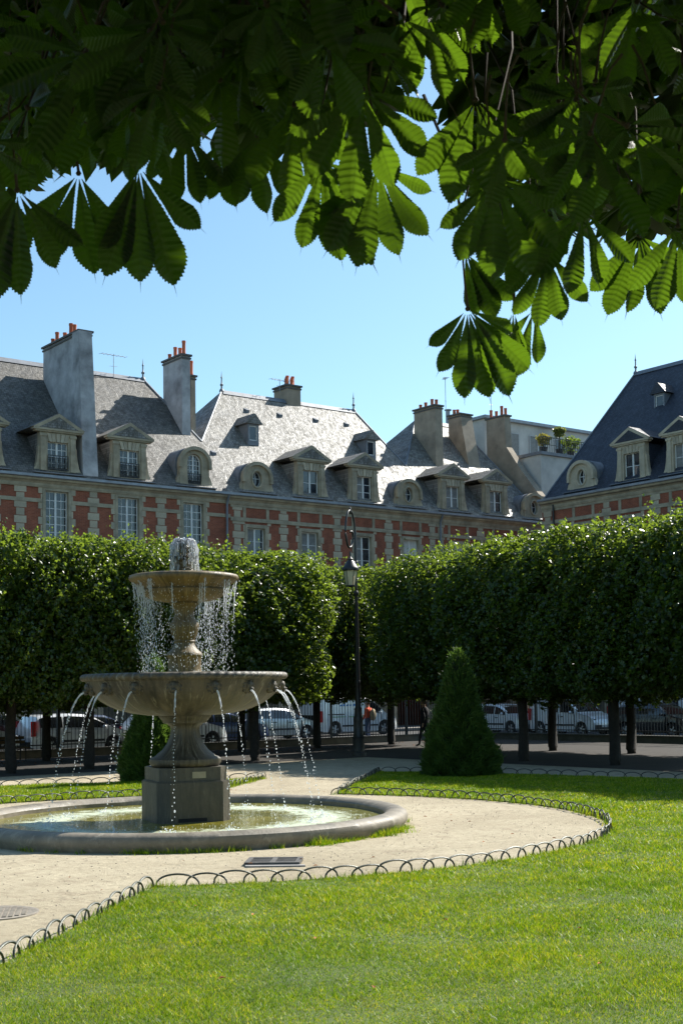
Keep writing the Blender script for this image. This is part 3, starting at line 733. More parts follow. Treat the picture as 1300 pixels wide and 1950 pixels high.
def railing_mesh(w, h, n):
    mb = MB(); mb.box(-w/2, w/2, -.02, .02, h-.035, h); mb.box(-w/2, w/2, -.015, .015, .04, .07); mb.box(-w/2, w/2, -.012, .012, h-.16, h-.14)
    for i in range(n+1):
        x = -w/2 + w*i/n; mb.box(x-.012, x+.012, -.012, .012, 0, h-.035)
        if i < n: mb.tube([(x+w/n/2+.07*math.cos(a)*.5, 0, h*.42+.13*math.sin(a)) for a in np.linspace(0, 6.283, 9)], .011, 4, cap=False)
    return mb.mesh('railing', M['iron'])
RAIL = railing_mesh(1.35, .80, 8); RAIL_S = railing_mesh(1.05, .72, 7)

def ped_dormer(parent, x, d0, z0, cols, rows, rail=False, mat='white_paint', trim='stone_plain', roof='slate_old', lab=None):
    mb = MB()
    mb.box(-.93, -.53, 0, .30, 0, 1.95); mb.box(.53, .93, 0, .30, 0, 1.95); mb.box(-.53, .53, 0, .30, 1.52, 1.95); mb.box(-.53, .53, 0, .28, 0, .13)
    for s in (-1, 1):
        mb.box(min(s*.64, s*.90), max(s*.64, s*.90), -.05, 0.02, .10, 1.74); mb.box(min(s*.60, s*.95), max(s*.60, s*.95), -.08, .02, 1.74, 1.86)
        mb.prism([(s*.93, 0), (s*1.24, 0), (s*1.22, .12), (s*1.12, .30), (s*1.05, .62), (s*1.0, 1.0), (s*.99, 1.25), (s*.93, 1.32)], .03, .24)
        mb.prism([(s*1.34, 2.13), (0, 2.86), (0, 2.70), (s*1.02, 2.13)], -.16, .12)
    mb.box(-1.30, 1.30, -.15, .2, 2.03, 2.127); mb.box(-1.20, 1.20, -.09, .2, 1.955, 2.03)
    mb.prism([(-1.02, 2.13), (1.02, 2.13), (0, 2.70)], .0, .12)
    mb.prism([(-.14, 2.0), (.14, 2.0), (.17, 2.62), (-.17, 2.62)], -.11, -.002)
    o = mb.build('dormer', M[trim], parent, (x, d0, z0))
    if lab: o['label'] = lab
    # voussoirs over the window
    for sx in (-.36, -.20, 0, .20, .36):
        m2 = MB(); t_ = sx*.35; m2.prism([(sx-.075, 1.50), (sx+.075, 1.50), (sx+t_+.095, 1.90), (sx+t_-.095, 1.90)], -.045 if sx == 0 else -.03, .02); m2.build('voussoir', M['stone'], o)
    r = MB(); r.prism([(-1.36, 2.135), (1.36, 2.135), (0, 2.885)], -.15, 2.7); r.prism([(.35, .02), (.35, 1.94), (2.0, 1.94)], -.88, .88, 'x'); r.build('dormer_roof', M[roof], o)
    fl = MB(); fl.prism([(-1.3, -.02), (1.3, -.02), (1.35, -.06), (-1.35, -.06)], -.25, .4); fl.build('lead_flashing', M['lead'], o)
    window(o, -.53, .16, .13, 1.06, 1.39, cols, rows, mat)
    if rail: put('railing', RAIL_S, o, (0, -.03, .14))
    return o
def outline_dormer(parent, x, d0, z0, kind, trim='stone_plain', roof='lead', lab=None):
    mb = MB(); W = .86; top = 1.55 if kind == 'oculus' else 1.98; R = W
    zc_r = top - R*0.92
    if kind == 'oculus': cz, rx, rz = .72, .30, .42
    else: cz, rx, rz = .95, .42, .80
    n = 40; vs = []; fs = []
    for i in range(n):
        a = 2*math.pi*i/n; c, s = math.cos(a), math.sin(a)
        # outer outline
        ts = 5.0
        for t in np.linspace(.2, 2.6, 240):
            px, pz = t*c, cz + t*s
            out = pz < 0 or abs(px) > W or (pz > zc_r and (px/W)**2 + ((pz-zc_r)/(top-zc_r))**2 > 1)
            if out: ts = t; break
        ox, oz = ts*c, max(0, cz+ts*s)
        if kind == 'oculus': ix, iz = rx*c, cz+rz*s
        else:
            if s >= 0: ix, iz = rx*c, 1.28 + rx*s
            else:
                t2 = min(rx/max(abs(c), 1e-6), (1.28-.12)/max(abs(s), 1e-6)); ix, iz = t2*c, 1.28 + t2*s
        vs += [(ox, 0, oz), (ix, 0, iz), (ox, .3, oz), (ix, .3, iz)]
    for i in range(n):
        j = (i+1) % n; a, b = 4*i, 4*j
        fs += [(a, b, b+1, a+1), (a+1, b+1, b+3, a+3), (a+2, a+3, b+3, b+2), (a, a+2, b+2, b)]
    mb.add(vs, fs)
    # moulded hood over the top and rim round the opening
    hood = [(-W-.10, zc_r-.25)] + [((W+.10)*math.cos(math.pi*(1-k/16)), zc_r + (top-zc_r+.09)*math.sin(math.pi*k/16)) for k in range(17)] + [(W+.10, zc_r-.25)]
    inner = [(W-.06, zc_r-.25)] + [((W-.06)*math.cos(math.pi*k/16), zc_r + (top-zc_r-.09)*math.sin(math.pi*k/16)) for k in range(17)] + [(-W+.06, zc_r-.25)]
    mb.prism(hood + inner, -.14, .05)
    if kind == 'oculus': mb.tube([(rx*1.12*math.cos(a), -.01, cz+rz*1.10*math.sin(a)) for a in np.linspace(0, 2*math.pi, 25)], .06, 6, cap=False)
    for s in (-1, 1): mb.prism([(s*W, 0), (s*1.12, 0), (s*1.06, .2), (s*.95, .5), (s*W, .62)], .03, .24)
    o = mb.build('dormer', M[trim], parent, (x, d0, z0), smooth=35)
    if lab: o['label'] = lab
    r = MB(); bar = [((W+.11)*math.cos(math.pi*k/14), zc_r + (top-zc_r+.10)*math.sin(math.pi*k/14)) for k in range(15)]
    r.prism([(W+.02, 0)] + bar + [(-W-.02, 0)], .31, 1.9); r.build('dormer_roof', M[roof], o, smooth=40)
    fl = MB(); fl.prism([(-1.15, -.02), (1.15, -.02), (1.2, -.06), (-1.2, -.06)], -.25, .4); fl.build('lead_flashing', M['lead'], o)
    if kind == 'oculus':
        f = MB(); f.tube([(rx*math.cos(a), .2, cz+rz*math.sin(a)) for a in np.linspace(0, 2*math.pi, 25)], .035, 4, cap=False)
        f.box(-.02, .02, .18, .22, cz-rz, cz+rz); f.box(-rx, rx, .185, .215, cz+.02, cz+.06); w_ = f.build('window', M['white_paint'] if trim != 'stone_plain' else M['grey_paint'], o)
        g = MB(); g.lathe([(1, 0), (1, .01)], 20); g.xform(Matrix.Translation((0, .235, cz)) @ Matrix.Rotation(RAD(90), 4, 'X') @ Matrix.Diagonal((rx, rz, 1, 1))); g.build('pane', M['glass'], o)
    else:
        f = MB(); H_ = 1.28
        f.tube([(-rx+.02, .2, .12), (-rx+.02, .2, H_)] + [((rx-.02)*math.cos(math.pi*(1-k/10)), .2, H_+(rx-.02)*math.sin(math.pi*k/10)) for k in range(1, 10)] + [(rx-.02, .2, H_), (rx-.02, .2, .12)], .035, 4)
        f.box(-.045, .045, .18, .22, .12, H_+rx-.02)
        for xx in (-.21, .21): f.box(xx-.012, xx+.012, .19, .215, .12, H_+.34)
        for k in range(1, 6): f.box(-rx+.03, rx-.03, .19, .215, .12+k*.25-.012, .12+k*.25+.012)
        f.build('window', M['white_paint'], o)
        g = MB(); g.prism([(-rx, .1), (rx, .1), (rx, H_)] + [(rx*math.cos(math.pi*k/10), H_+rx*math.sin(math.pi*k/10)) for k in range(1, 10)] + [(-rx, H_)], .225, .24); g.build('pane', M['glass'], o)
        put('railing', RAIL_S, o, (0, .02, .10), scale=(.78, 1, .8))
    return o
def roof_window(parent, x, d, roof='slate_old'):
    z = EAVE + SL*d
    mb = MB(); mb.box(-.36, -.27, 0, 1.3, -.15, 1.05); mb.box(.27, .36, 0, 1.3, -.15, 1.05); mb.box(-.27, .27, 0, .1, -.15, .12); mb.box(-.27, .27, 0, .1, .95, 1.05)
    o = mb.build('roof_window', M['lead'], parent, (x, d-.25, z-.1))
    r = MB(); r.prism([(-.56, 1.05), (.56, 1.05), (0.06, 1.62), (-.06, 1.62)], -.14, 1.6); r.build('hood', M[roof], o)
    window(o, -.27, .05, .12, .54, .83, 1, 1, 'white_paint')
    return o
POT = None
def pot_mesh():
    mb = MB(); mb.lathe([(.10, 0), (.115, .05), (.10, .10), (.095, .42), (.11, .45), (.11, .52), (.075, .52), (.07, .3)], 10, cap=False); return mb.mesh('chimney_pot', M['terracotta'], 40)
POT = pot_mesh()
def chimney(parent, x0, x1, y0, y1, z0, z1, mat, pots=(), lean=0.0, cap=True, lab=None, potmat=None):
    mb = MB()
    mb.add([(x0, y0-lean, z0), (x1, y0-lean, z0), (x1, y1, z0), (x0, y1, z0), (x0, y0, z1), (x1, y0, z1), (x1, y1, z1), (x0, y1, z1)],
           [(0,3,2,1),(4,5,6,7),(0,1,5,4),(1,2,6,5),(2,3,7,6),(3,0,4,7)])
    o = mb.build('chimney', M[mat], parent)
    if lab: o['label'] = lab
    if cap:
        c = MB(); c.box(x0-.09, x1+.09, y0-.09, y1+.09, z1+.002, z1+.10); c.box(x0-.05, x1+.05, y0-.05, y1+.05, z1-.16, z1-.07); c.build('chimney_cap', M['cast_iron'], o)
    for (px, py, s) in pots: put('chimney_pot', POT, o, (px, py, z1+.09), (0, 0, hr.random()*6), (1, 1, s))
    return o
def aerial(parent, x, y, z, h, w=1.2, rot=0.0):
    mb = MB(); mb.tube([(0, 0, 0), (0, 0, h)], .018, 5)
    bx = [(-w/2, 0, h-.12), (w/2, 0, h-.02)]; mb.tube(bx, .014, 4)
    for k in range(7):
        t = k/6; xx = -w/2 + w*t; mb.tube([(xx, -.2+.08*t, h-.12+.1*t), (xx, .2-.08*t, h-.12+.1*t)], .009, 4)
    mb.tube([(-.3, 0, h*.45), (.25, 0, h*.5)], .010, 4)
    return mb.build('tv_aerial', M['zinc'], parent, (x, y, z), (0, 0, rot))
def finial(parent, x, y, z, s=1.0):
    mb = MB(); mb.lathe([(.16, 0), (.13, .12), (.06, .18), (.05, .32), (.10, .38), (.10, .44), (.045, .50), (.035, .80), (.065, .85), (.03, .92), (.004, 1.25)], 8)
    return mb.build('finial', M['lead'], parent, (x, y, z), smooth=40).__setattr__('scale', (s, s, s))

def house(name, origin, rz, x0, x1, label, wins, wtop, wbot, ww, cols, rows, strips, string_z, ridge, roof='slate_old', style=1, group=None, depth=12.0, hipL=True, hipR=True, eave=EAVE, joint=2.77, sl=SL, stone_from=8.4, beam_between=False, blinds=()):
    t = empty(name, origin, rz, label, 'house', group)
    # brick wall with openings
    wz2 = (4.95, 7.6)
    wall = MB()
    xs = sorted(set([x0, x1] + [v for c in wins for v in (c-ww/2, c+ww/2)])); zs = [4.75, wz2[0], wz2[1], wbot, wtop, eave-.1]
    def hole(xa, xb, za, zb):
        xm, zm = (xa+xb)/2, (za+zb)/2
        return any(abs(xm-c) < ww/2 for c in wins) and (wz2[0] < zm < wz2[1] or wbot < zm < wtop)
    for xa, xb in zip(xs, xs[1:]):
        for za, zb in zip(zs, zs[1:]):
            if not hole(xa, xb, za, zb): wall.add([(xa, 0, za), (xb, 0, za), (xb, 0, zb), (xa, 0, zb)], [(0, 1, 2, 3)])
    wall.add([(x0, 0, 0), (x0, depth, 0), (x0, depth, eave-.1), (x0, 0, eave-.1)], [(0, 1, 2, 3)]); wall.add([(x1, 0, 0), (x1, depth, 0), (x1, depth, eave-.1), (x1, 0, eave-.1)], [(0, 1, 2, 3)])
    wall.add([(x0, depth, 0), (x1, depth, 0), (x1, depth, eave-.1), (x0, depth, eave-.1)], [(0, 1, 2, 3)])
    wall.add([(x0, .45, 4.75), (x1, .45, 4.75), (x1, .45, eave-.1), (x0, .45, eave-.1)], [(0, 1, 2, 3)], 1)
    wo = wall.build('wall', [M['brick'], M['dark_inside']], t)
    # stone piers and arches of the arcade
    ar = MB(); edges = [x0] + [(a+b)/2 for a, b in zip(wins, wins[1:])] + [x1]
    for a, b in zip(edges, edges[1:]):
        pw = .45; xa, xb = a+pw, b-pw; r = (xb-xa)/2; zc = 4.15-r
        ar.box(a, xa, -.08, .75, 0, 4.66); ar.box(xb, b-.003, -.08, .75, 0, 4.66)
        ar.prism([(xa, zc)] + [((xa+xb)/2 - r*math.cos(math.pi*k/14), zc + r*math.sin(math.pi*k/14)) for k in range(1, 14)] + [(xb, zc), (xb, 4.66), (xa, 4.66)], -.05, .7)
    ar.box(x0, x1, -.14, .3, 4.663, 4.85); ar.build('arcade', M['stone_plain'], t)
    bk = MB(); bk.add([(x0, 4.0, 0), (x1, 4.0, 0), (x1, 4.0, 4.7), (x0, 4.0, 4.7)], [(0, 1, 2, 3)]); bk.build('arcade_back_wall', M['plaster_tan'], t)
    # stone courses
    n0 = int(round((eave-.5-stone_from)/.365))
    for ci, cx in enumerate(strips):
        for k in range(n0):
            z = stone_from + k*.365
            put('stone', ST_W if (k+ci) % 2 else ST_N, wo, (cx, hr.uniform(-.006, .006), z))
    for c in wins:
        for sgn in (-1, 1):
            for k in range(n0):
                z = stone_from + k*.365
                if z > wtop + (.0 if style == 1 else .35): continue
                me = JB_W if k % 2 else JB_N
                o = put('stone', me, wo, (c + sgn*(ww/2+.155), hr.uniform(-.005, .005), z)); o.scale = (sgn, 1, 1)
    # lower plain part of the same strips (behind the hedge)
    low = MB()
    for cx in strips: low.box(cx-.25, cx+.25, -.03, .02, 4.86, stone_from-.03)
    low.build('lower_quoin_strip', M['stone_plain'], wo)
    # window surrounds + windows
    for wi, c in enumerate(wins):
        for (za, zb, main) in ((wz2[0], wz2[1], False), (wbot, wtop, True)):
            s = MB(); a, b = c-ww/2, c+ww/2
            s.box(a-.15, a, -.05, .33, za, zb+.18); s.box(b, b+.15, -.05, .33, za, zb+.18); s.box(a, b, -.05, .33, zb, zb+.18); s.box(a-.2, b+.2, -.09, .33, za-.14, za-.003)
            s.build('window_surround', M['stone_plain'], t)
            if main:
                g = 'blind' if wi in blinds else 'glass'
                window(t, a, .17, za, ww, zb-za, cols, rows, glass=g)
            else: window(t, a, .17, za, ww, zb-za, 2, 3)
        if style == 1: put('railing', RAIL, t, (c, .0, wbot+.05))
    # cornice, gutter, string courses
    cz = eave-.07; ck = MB()
    ck.prism([(-.0, cz-.42), (-.07, cz-.42), (-.10, cz-.33), (-.10, cz-.24), (-.20, cz-.14), (-.27, cz-.10), (-.29, cz), (.3, cz), (.3, cz-.42)], x0, x1-.003, 'x'); ck.build('cornice', M['stone_plain'], t)
    gu = MB(); gu.prism([(-.42, cz+.02), (-.27, cz-.02), (-.22, cz+.14), (-.42, cz+.14)], x0, x1-.003, 'x'); gu.build('gutter', M['zinc'], t)
    sg = MB()
    if beam_between:
        ed = [x0] + sum([[c-ww/2-.16, c+ww/2+.16] for c in wins], []) + [x1]
        for a, b in zip(ed[::2], ed[1::2]): sg.box(a, b-.002, -.055, .02, string_z-.09, string_z+.09)
    else:
        sg.box(x0, x1-.003, -.07, .02, string_z-.10, string_z+.10); sg.box(x0, x1-.003, -.045, .02, cz-.55, cz-.423)
        for c in wins:
            for s in (-1, 1): sg.box(c+s*(ww/2+.17)-.09, c+s*(ww/2+.17)+.09, -.035, .02, string_z+.103, cz-.553)
    sg.build('string_course', M['stone_plain'], t)
    # roof: front and back planes with hips
    rl, rr = ridge; dd = depth/2; zr = eave + sl*dd
    rf = MB(); y0 = -.22; z0 = eave + sl*y0 + .06
    jl, jr = (joint if hipL == 'valley' else 0), (joint if hipR == 'valley' else 0)
    def side(xe, xr, j):
        if xe == xr: return [(xe, y0, z0), (xe, dd, zr), (xe, depth-y0, z0)]
        if j == 0: return [(xe, y0, z0), (xr, dd, zr), (xe, depth-y0, z0)]
        return [(xe, y0, z0), (xe, j, eave+SL*j), (xr, dd, zr), (xe, depth-j, eave+SL*j), (xe, depth-y0, z0)]
    L = side(x0, rl, jl); R = side(x1, rr, jr)
    kL = len(L)//2; kR = len(R)//2
    front = L[:kL+1] + R[:kR+1][::-1]; back = L[kL:] + R[kR:][::-1]
    for poly in (front, back, L, R): rf.add(poly, [tuple(range(len(poly)))])
    rf.add([(x0, y0, z0-.01), (x1, y0, z0-.01), (x1, depth, z0-.01), (x0, depth, z0-.01)], [(0, 1, 2, 3)])
    ro = rf.build('roof', M[roof], t)
    rg = MB(); rg.prism([(dd-.22, zr-.20), (dd, zr+.07), (dd+.22, zr-.20)], rl, rr, 'x')
    for (xe, xr, j, P) in ((x0, rl, jl, L), (x1, rr, jr, R)):
        if xe != xr:
            a = P[1] if j else P[0]; rg.tube([a, (xr, dd, zr+.03)], .055, 5)
    rg.build('ridge_cap', M['lead'], ro)
    return t, ro

H1, R1 = house('brick_townhouse', OB, TH, -1.5, 12.55, 'brick and stone house at the left edge, with tall slab chimney and many-paned windows',
    [-.9, 2.85, 6.64, 10.33], 11.83, 8.7, 1.17, 4, 8, [1.0, 4.75, 8.46], 11.33, (-.2, 10.8), style=1, hipL='valley', hipR='valley', beam_between=True, roof='slate_mid', group='brick houses round the square')
H2, R2 = house('brick_townhouse', OB, TH, 12.55, 26.9, 'brick house in the middle with broad sunlit slate roof and two finials',
    [14.15, 17.63, 21.33, 24.8], 10.80, 8.1, 1.12, 2, 4, [12.98, 15.9, 19.5, 23.15, 26.45], 11.2, (15.9, 25.5), style=2, hipL='valley', hipR='valley', group='brick houses round the square', blinds=(3,))
H3, R3 = house('brick_townhouse', OB, TH, 26.9, 36.3, 'brick house between the middle house and the corner, roof crowded with three grey chimneys',
    [28.5, 32.1, 35.2], 10.75, 8.1, 1.12, 2, 4, [27.1, 30.3, 33.7], 11.2, (30.5, 34.2), style=2, hipL='valley', hipR='hip', group='brick houses round the square', blinds=(0, 1))
H4, R4 = house('brick_townhouse', OR, TH-RAD(90), 0, 15.0, 'brick house at the right edge under a steep dark blue slate roof',
    [3.05, 6.3, 9.6, 12.9], 10.95, 8.2, 1.05, 2, 4, [.42, 4.68, 7.95, 11.25], 11.35, (1.8, 13.2), sl=1.258, roof='slate_new', style=2, hipL='hip', hipR='hip', eave=12.6, depth=12.4, group='brick houses round the square')

# dormers
D0, Z0 = .30, 12.75
ped_dormer(H1, -.75, D0, Z0, 4, 4, True); ped_dormer(H1, 3.05, D0, Z0, 4, 4, True, lab='pedimented stone dormer left of the big slab chimney')
ped_dormer(H1, 6.88, D0, Z0, 4, 4, True, lab='pedimented stone dormer right of the big slab chimney')
outline_dormer(H1, 10.62, D0, Z0, 'arch', lab='round-arched dormer with a curved lead roof')
outline_dormer(H2, 14.45, D0, Z0, 'oculus'); ped_dormer(H2, 18.0, D0, Z0, 2, 2); ped_dormer(H2, 21.72, D0, Z0, 2, 3); outline_dormer(H2, 24.97, D0, Z0, 'oculus')
ped_dormer(H3, 28.42, D0, Z0, 2, 2); ped_dormer(H3, 31.98, D0, Z0, 2, 2); outline_dormer(H3, 35.25, D0, Z0, 'oculus')
roof_window(H2, 15.95, 3.1); roof_window(H2, 24.3, 3.1)
Z4 = 12.92
outline_dormer(H4, 2.7, D0, Z4, 'oculus', trim='stone', roof='lead'); ped_dormer(H4, 6.2, D0, Z4, 2, 2, trim='stone', roof='slate_new'); ped_dormer(H4, 9.45, D0, Z4, 2, 2, trim='stone', roof='slate_new'); ped_dormer(H4, 12.6, D0, Z4, 2, 2, trim='stone', roof='slate_new')
roof_window(H4, 5.3, 4.1, 'slate_new')
# chimneys, finials, aerials, pipes
big = chimney(H1, 4.5, 5.17, 1.0, 5.1, 12.6, 20.05, 'plaster', [(4.85, y, s) for y, s in ((4.7, .8), (4.2, 1.25), (3.3, .8), (2.6, 1.4), (2.2, 1.1))], lean=.72, lab='tall slab chimney of grey render')
mb = MB(); mb.add([(4.42, .55, 12.7), (5.22, .55, 12.7), (5.22, 1.2, 12.7), (4.42, 1.2, 12.7), (4.5, 1.15, 20.0), (5.2, 1.15, 20.0), (5.2, 1.9, 20.0), (4.5, 1.9, 20.0)], [(0,3,2,1),(4,5,6,7),(0,1,5,4),(1,2,6,5),(2,3,7,6),(3,0,4,7)])
mb.xform(Matrix.Translation((-.09, -.32, .06))); mb.build('buttress', M['plaster'], big)
chimney(H1, 11.5, 12.02, 3.0, 5.0, 14.0, 20.3, 'plaster', [(11.75, 4.7, .7), (11.75, 4.1, 1.2), (11.75, 3.6, .9), (11.75, 3.2, 1.5)], lab='tall grey chimney at the right end of its roof')
chimney(H1, 12.25, 12.52, 3.3, 4.3, 14.0, 19.3, 'plaster_tan', [(12.38, 3.5, 1.6)], lab='slim tan chimney')
chimney(H2, 20.3, 21.3, 5.75, 7.1, 18.4, 20.35, 'plaster_tan', [(20.5+.13*k, 6.1+.12*(k % 3), .8+.25*(k % 3)) for k in range(6)])
chimney(H3, 29.55, 30.15, 3.0, 5.0, 13.5, 19.75, 'plaster_tan', [(29.85, y, s) for y, s in ((4.7, .6), (4.2, .7), (3.6, .9), (3.2, .7))])
chimney(H3, 32.55, 33.55, 4.0, 5.1, 15.5, 19.75, 'plaster_tan', [(32.8, 4.8, .7), (33.1, 4.8, .8)], lean=.9)
pw = MB(); pw.prism([(.5, 12.5), (.5, 14.3), (2.2, 16.3), (3.4, 17.9), (3.5, 19.95), (5.2, 19.95), (5.2, 12.5)], 36.02, 36.55, 'x')
po_ = pw.build('party_wall', M['plaster_tan'], H3)
cp = MB(); cp.box(35.95, 36.62, 3.42, 5.28, 19.953, 20.06); cp.build('chimney_cap', M['cast_iron'], po_)
for y, s in ((5.0, 1.1), (4.5, .8), (4.0, 1.3), (3.65, .9)): put('chimney_pot', POT, po_, (36.28, y, 20.05), (0, 0, 0), (1, 1, s))
for (h, x, z) in ((H1, 10.8, 19.5), (H2, 15.9, 19.5), (H2, 25.5, 19.5)): finial(h, x, 6.0, z-.03, .95)
finial(H4, 1.8, 6.2, 20.35, .95)
aerial(H1, 8.9, 5.8, 19.3, 1.3, 1.7, .2); aerial(H2, 20.1, 6.2, 20.0, .8, 1.6, .3); aerial(H3, 32.8, 5.6, 19.5, 3.0, 1.0, 1.0); aerial(H3, 36.3, 5.0, 20.1, 1.9, 1.3, .4)
for h, x in ((H1, 12.28), (H3, 27.0)):
    mb = MB(); mb.tube([(x, -.35, 12.36), (x, -.16, 12.0), (x, -.13, 11.8), (x, -.13, 4.8)], .06, 8); mb.build('downpipe', M['lead'], h)
mb = MB(); mb.tube([(.95, -.12, 12.3), (.95, -.12, 4.8)], .055, 8); mb.build('downpipe', M['iron'], H4)
mb = MB(); mb.tube([(33.9, 6.6, 18.8), (33.9, 6.6, 20.6)], .14, 10); mb.lathe([(.24, 20.62), (.24, 20.68)], 10, cx=33.9, cy=6.6); mb.build('flue_pipe', M['zinc'], H3)
for (x, d) in ((16.9, 5.0), (19.2, 5.0), (21.8, 5.0), (24.1, 5.0), (12.9, 2.2)):
    z = EAVE + SL*d; mb = MB(); mb.prism([(d-.16, z-.19), (d-.20, z-.02), (d+.12, z+.14)], x-.11, x+.11, 'x'); mb.build('roof_vent', M['lead'], H2)

# white house with a planted terrace, behind the corner
T = empty('terrace_house', OB, TH, 'white rendered house with a planted roof terrace, behind the corner of the square', 'house')
mb = MB(); mb.box(36.9, 52, 1.2, 12, 0, 17.15); mb.build('wall', M['plaster_white'], T)
mb = MB(); mb.box(36.8, 52, 1.05, 12, 17.153, 17.35); mb.build('terrace_slab', M['lead'], T)
mb = MB(); mb.box(36.6, 52, 6.0, 11.9, 17.353, 20.3); up_ = mb.build('penthouse', M['plaster_white'], T)
mb = MB(); mb.box(36.4, 52, 5.7, 12, 20.303, 20.5); mb.build('roof', M['zinc'], up_)
for k in range(4): window(T, 38.2+2.6*k, 5.93, 17.5, 1.6, 2.1, 2, 1, 'grey_paint')
rl = MB()
for k in range(60):
    x = 36.9+k*.2; rl.box(x-.012, x+.012, 1.14, 1.17, 17.35, 18.3)
rl.box(36.85, 49, 1.13, 1.18, 18.3, 18.34); rl.box(36.85, 49, 1.135, 1.175, 17.82, 17.85); rl.build('railing', M['iron'], T)
def bush_mesh(n, rx, rz, size, seed, mat):
    r = np.random.default_rng(seed); d = r.normal(size=(n, 3)); d /= np.linalg.norm(d, axis=1)[:, None]
    lump = 1 + .28*np.sin(d[:, 0]*5+seed)*np.sin(d[:, 1]*4.3+1)+.2*np.sin(d[:, 2]*6)
    p = d*np.stack([rx*lump, rx*lump, rz*lump], 1)*(r.uniform(.35, 1, (n, 1))**.4)
    return leaf_cards(p, d, size, r, mat, .9)
def leaf_cards(p, nrm, size, r, mat, rand=.7, name='foliage', extra=None):
    n = len(p); nn = nrm + r.normal(size=(n, 3))*rand; nn /= np.linalg.norm(nn, axis=1)[:, None]
    t = np.cross(nn, r.normal(size=(n, 3))); t /= np.linalg.norm(t, axis=1)[:, None]; b = np.cross(nn, t)
    s = size*r.uniform(.6, 1.3, (n, 1)); fold = nn*s*.16
    V = np.stack([p - t*s*.5, p - b*s*.42 + fold + t*s*.08, p + t*s*.62, p + b*s*.42 + fold + t*s*.08], 1).reshape(-1, 3)
    i = np.arange(n)*4; F = np.concatenate([np.stack([i, i+1, i+2], 1), np.stack([i, i+2, i+3], 1)])
    return np_mesh(name, V, F, mat)
for k, (x, y, s, mname, lab) in enumerate(((37.9, 1.9, .62, 'yellow_shrub', 'yellow leaved shrub in a pot on the roof terrace'), (39.3, 1.8, .55, 'shrub', 'spiky tree in a dark pot on the roof terrace'), (40.6, 2.0, .85, 'linden', 'round green bush on the roof terrace beside the spiky tree'), (43.2, 2.0, .8, 'linden', 'green bush on the roof terrace beside the dark blue roof'))):
    w = OB + E1*x - E2*y
    pl = empty('potted_plant', (w.x, w.y, 17.355), 0, lab, 'potted plant', 'plants on the roof terrace')
    q = MB(); q.lathe([(.18, 0), (.25, .42), (.27, .46), (.22, .46)], 12); q.build('pot', M['pot'], pl)
    q = MB(); q.tube([(0, 0, .4), (.03, .02, .8 + (.7 if k == 1 else 0))], .04, 5); q.build('stem', M['twig'], pl)
    put('foliage', bush_mesh(700, s*.72, s*.62, .13, k+3, M[mname]), pl, (0, 0, .95 + (.7 if k == 1 else .05)))

# ------------------------------------------------------------------ clipped lindens
def linden_crown(seed):
    r = np.random.default_rng(seed); hx, hy, hz = 2.30, 1.85, 2.62
    def surf(n):
        d = r.normal(size=(n, 3)); d /= np.abs(d).max(1)[:, None]                 # cube directions
        w = np.array([1/hx, 1/hy, 1/hz]); keep = r.random(n) < 0.999; d = d[keep]
        p4 = (np.abs(d)**5).sum(1)**(-1/5); q = d*p4[:, None]
        nrm = np.sign(q)*np.abs(q)**4/np.array([hx, hy, hz]); nrm /= np.linalg.norm(nrm, axis=1)[:, None]
        p = q*np.array([hx, hy, hz])
        lump = .22*np.sin(p[:, 0]*2.3+seed)*np.sin(p[:, 2]*1.9+seed*2)+.14*np.sin(p[:, 1]*3.1+seed)+.09*np.sin(p[:, 0]*5.3+p[:, 2]*4.1+seed*3)+.10*np.sin(p[:, 2]*8.3+p[:, 1]*6.7+p[:, 0]*3)*np.sin(p[:, 0]*9.1-p[:, 2]*3.3+p[:, 1]*7)+.07*np.sin(p[:, 0]*13+p[:, 1]*11+seed)*np.sin(p[:, 2]*14)
        return p, nrm, lump
    p, nrm, lump = surf(30000)
    p = p + nrm*(lump[:, None] - r.exponential(.24, (len(p), 1)) + .08)
    side = np.abs(nrm[:, 2]) < .6
    V1 = p; N1 = nrm + np.array([0, 0, .55])
    k = 5200; pi = (r.uniform(-1, 1, (k, 3)))*np.array([hx-.4, hy-.4, hz-.4]); N2 = r.normal(size=(k, 3))
    sp = []; sn = []
    for i in range(150):                                                       # sprigs growing out of the clipped top and edges
        x, y = r.uniform(-hx, hx), r.uniform(-hy, hy); h = r.exponential(.16)+.08; m = 9; t = r.random(m)
        sp.append(np.stack([x + r.normal(0, .05, m), y + r.normal(0, .05, m), hz - .05 + h*t], 1)); sn.append(r.normal(size=(m, 3)))
    for i in range(60):                                                       # ragged hanging shoots under the crown
        x, y = r.uniform(-hx, hx), r.uniform(-hy, hy); h = r.exponential(.10)+.04; m = 8; t = r.random(m)
        sp.append(np.stack([x + r.normal(0, .06, m), y + r.normal(0, .06, m), -hz + .05 - h*t], 1)); sn.append(r.normal(size=(m, 3)))
    P = np.concatenate([V1, pi] + sp); N = np.concatenate([N1, N2] + sn); N /= np.linalg.norm(N, axis=1)[:, None]
    size = np.where(np.arange(len(P))[:, None] < len(V1), .125, np.where(np.arange(len(P))[:, None] < len(V1)+k, .24, .10))
    return leaf_cards(P, N, size, r, M['linden'], .75, 'crown')
CROWNS = [linden_crown(s) for s in (1, 2, 3)]
def trunk_mesh(seed):
    r = random.Random(seed); mb = MB()
    mb.tube([(0, 0, -.1), (.02, 0, .15), (.0, .02, .9), (.03, 0, 1.8), (0, .03, 2.7)], [.23, .17, .145, .14, .13], 10)
    for k in range(6):
        a = k*1.05 + r.random(); mb.tube([(0, 0, 2.0+.25*k), (.6*math.cos(a), .6*math.sin(a), 2.6+.4*k), (1.5*math.cos(a), 1.3*math.sin(a), 3.1+.5*k)], [.075, .05, .02], 6)
    return mb.mesh('trunk', M['bark'], 60)
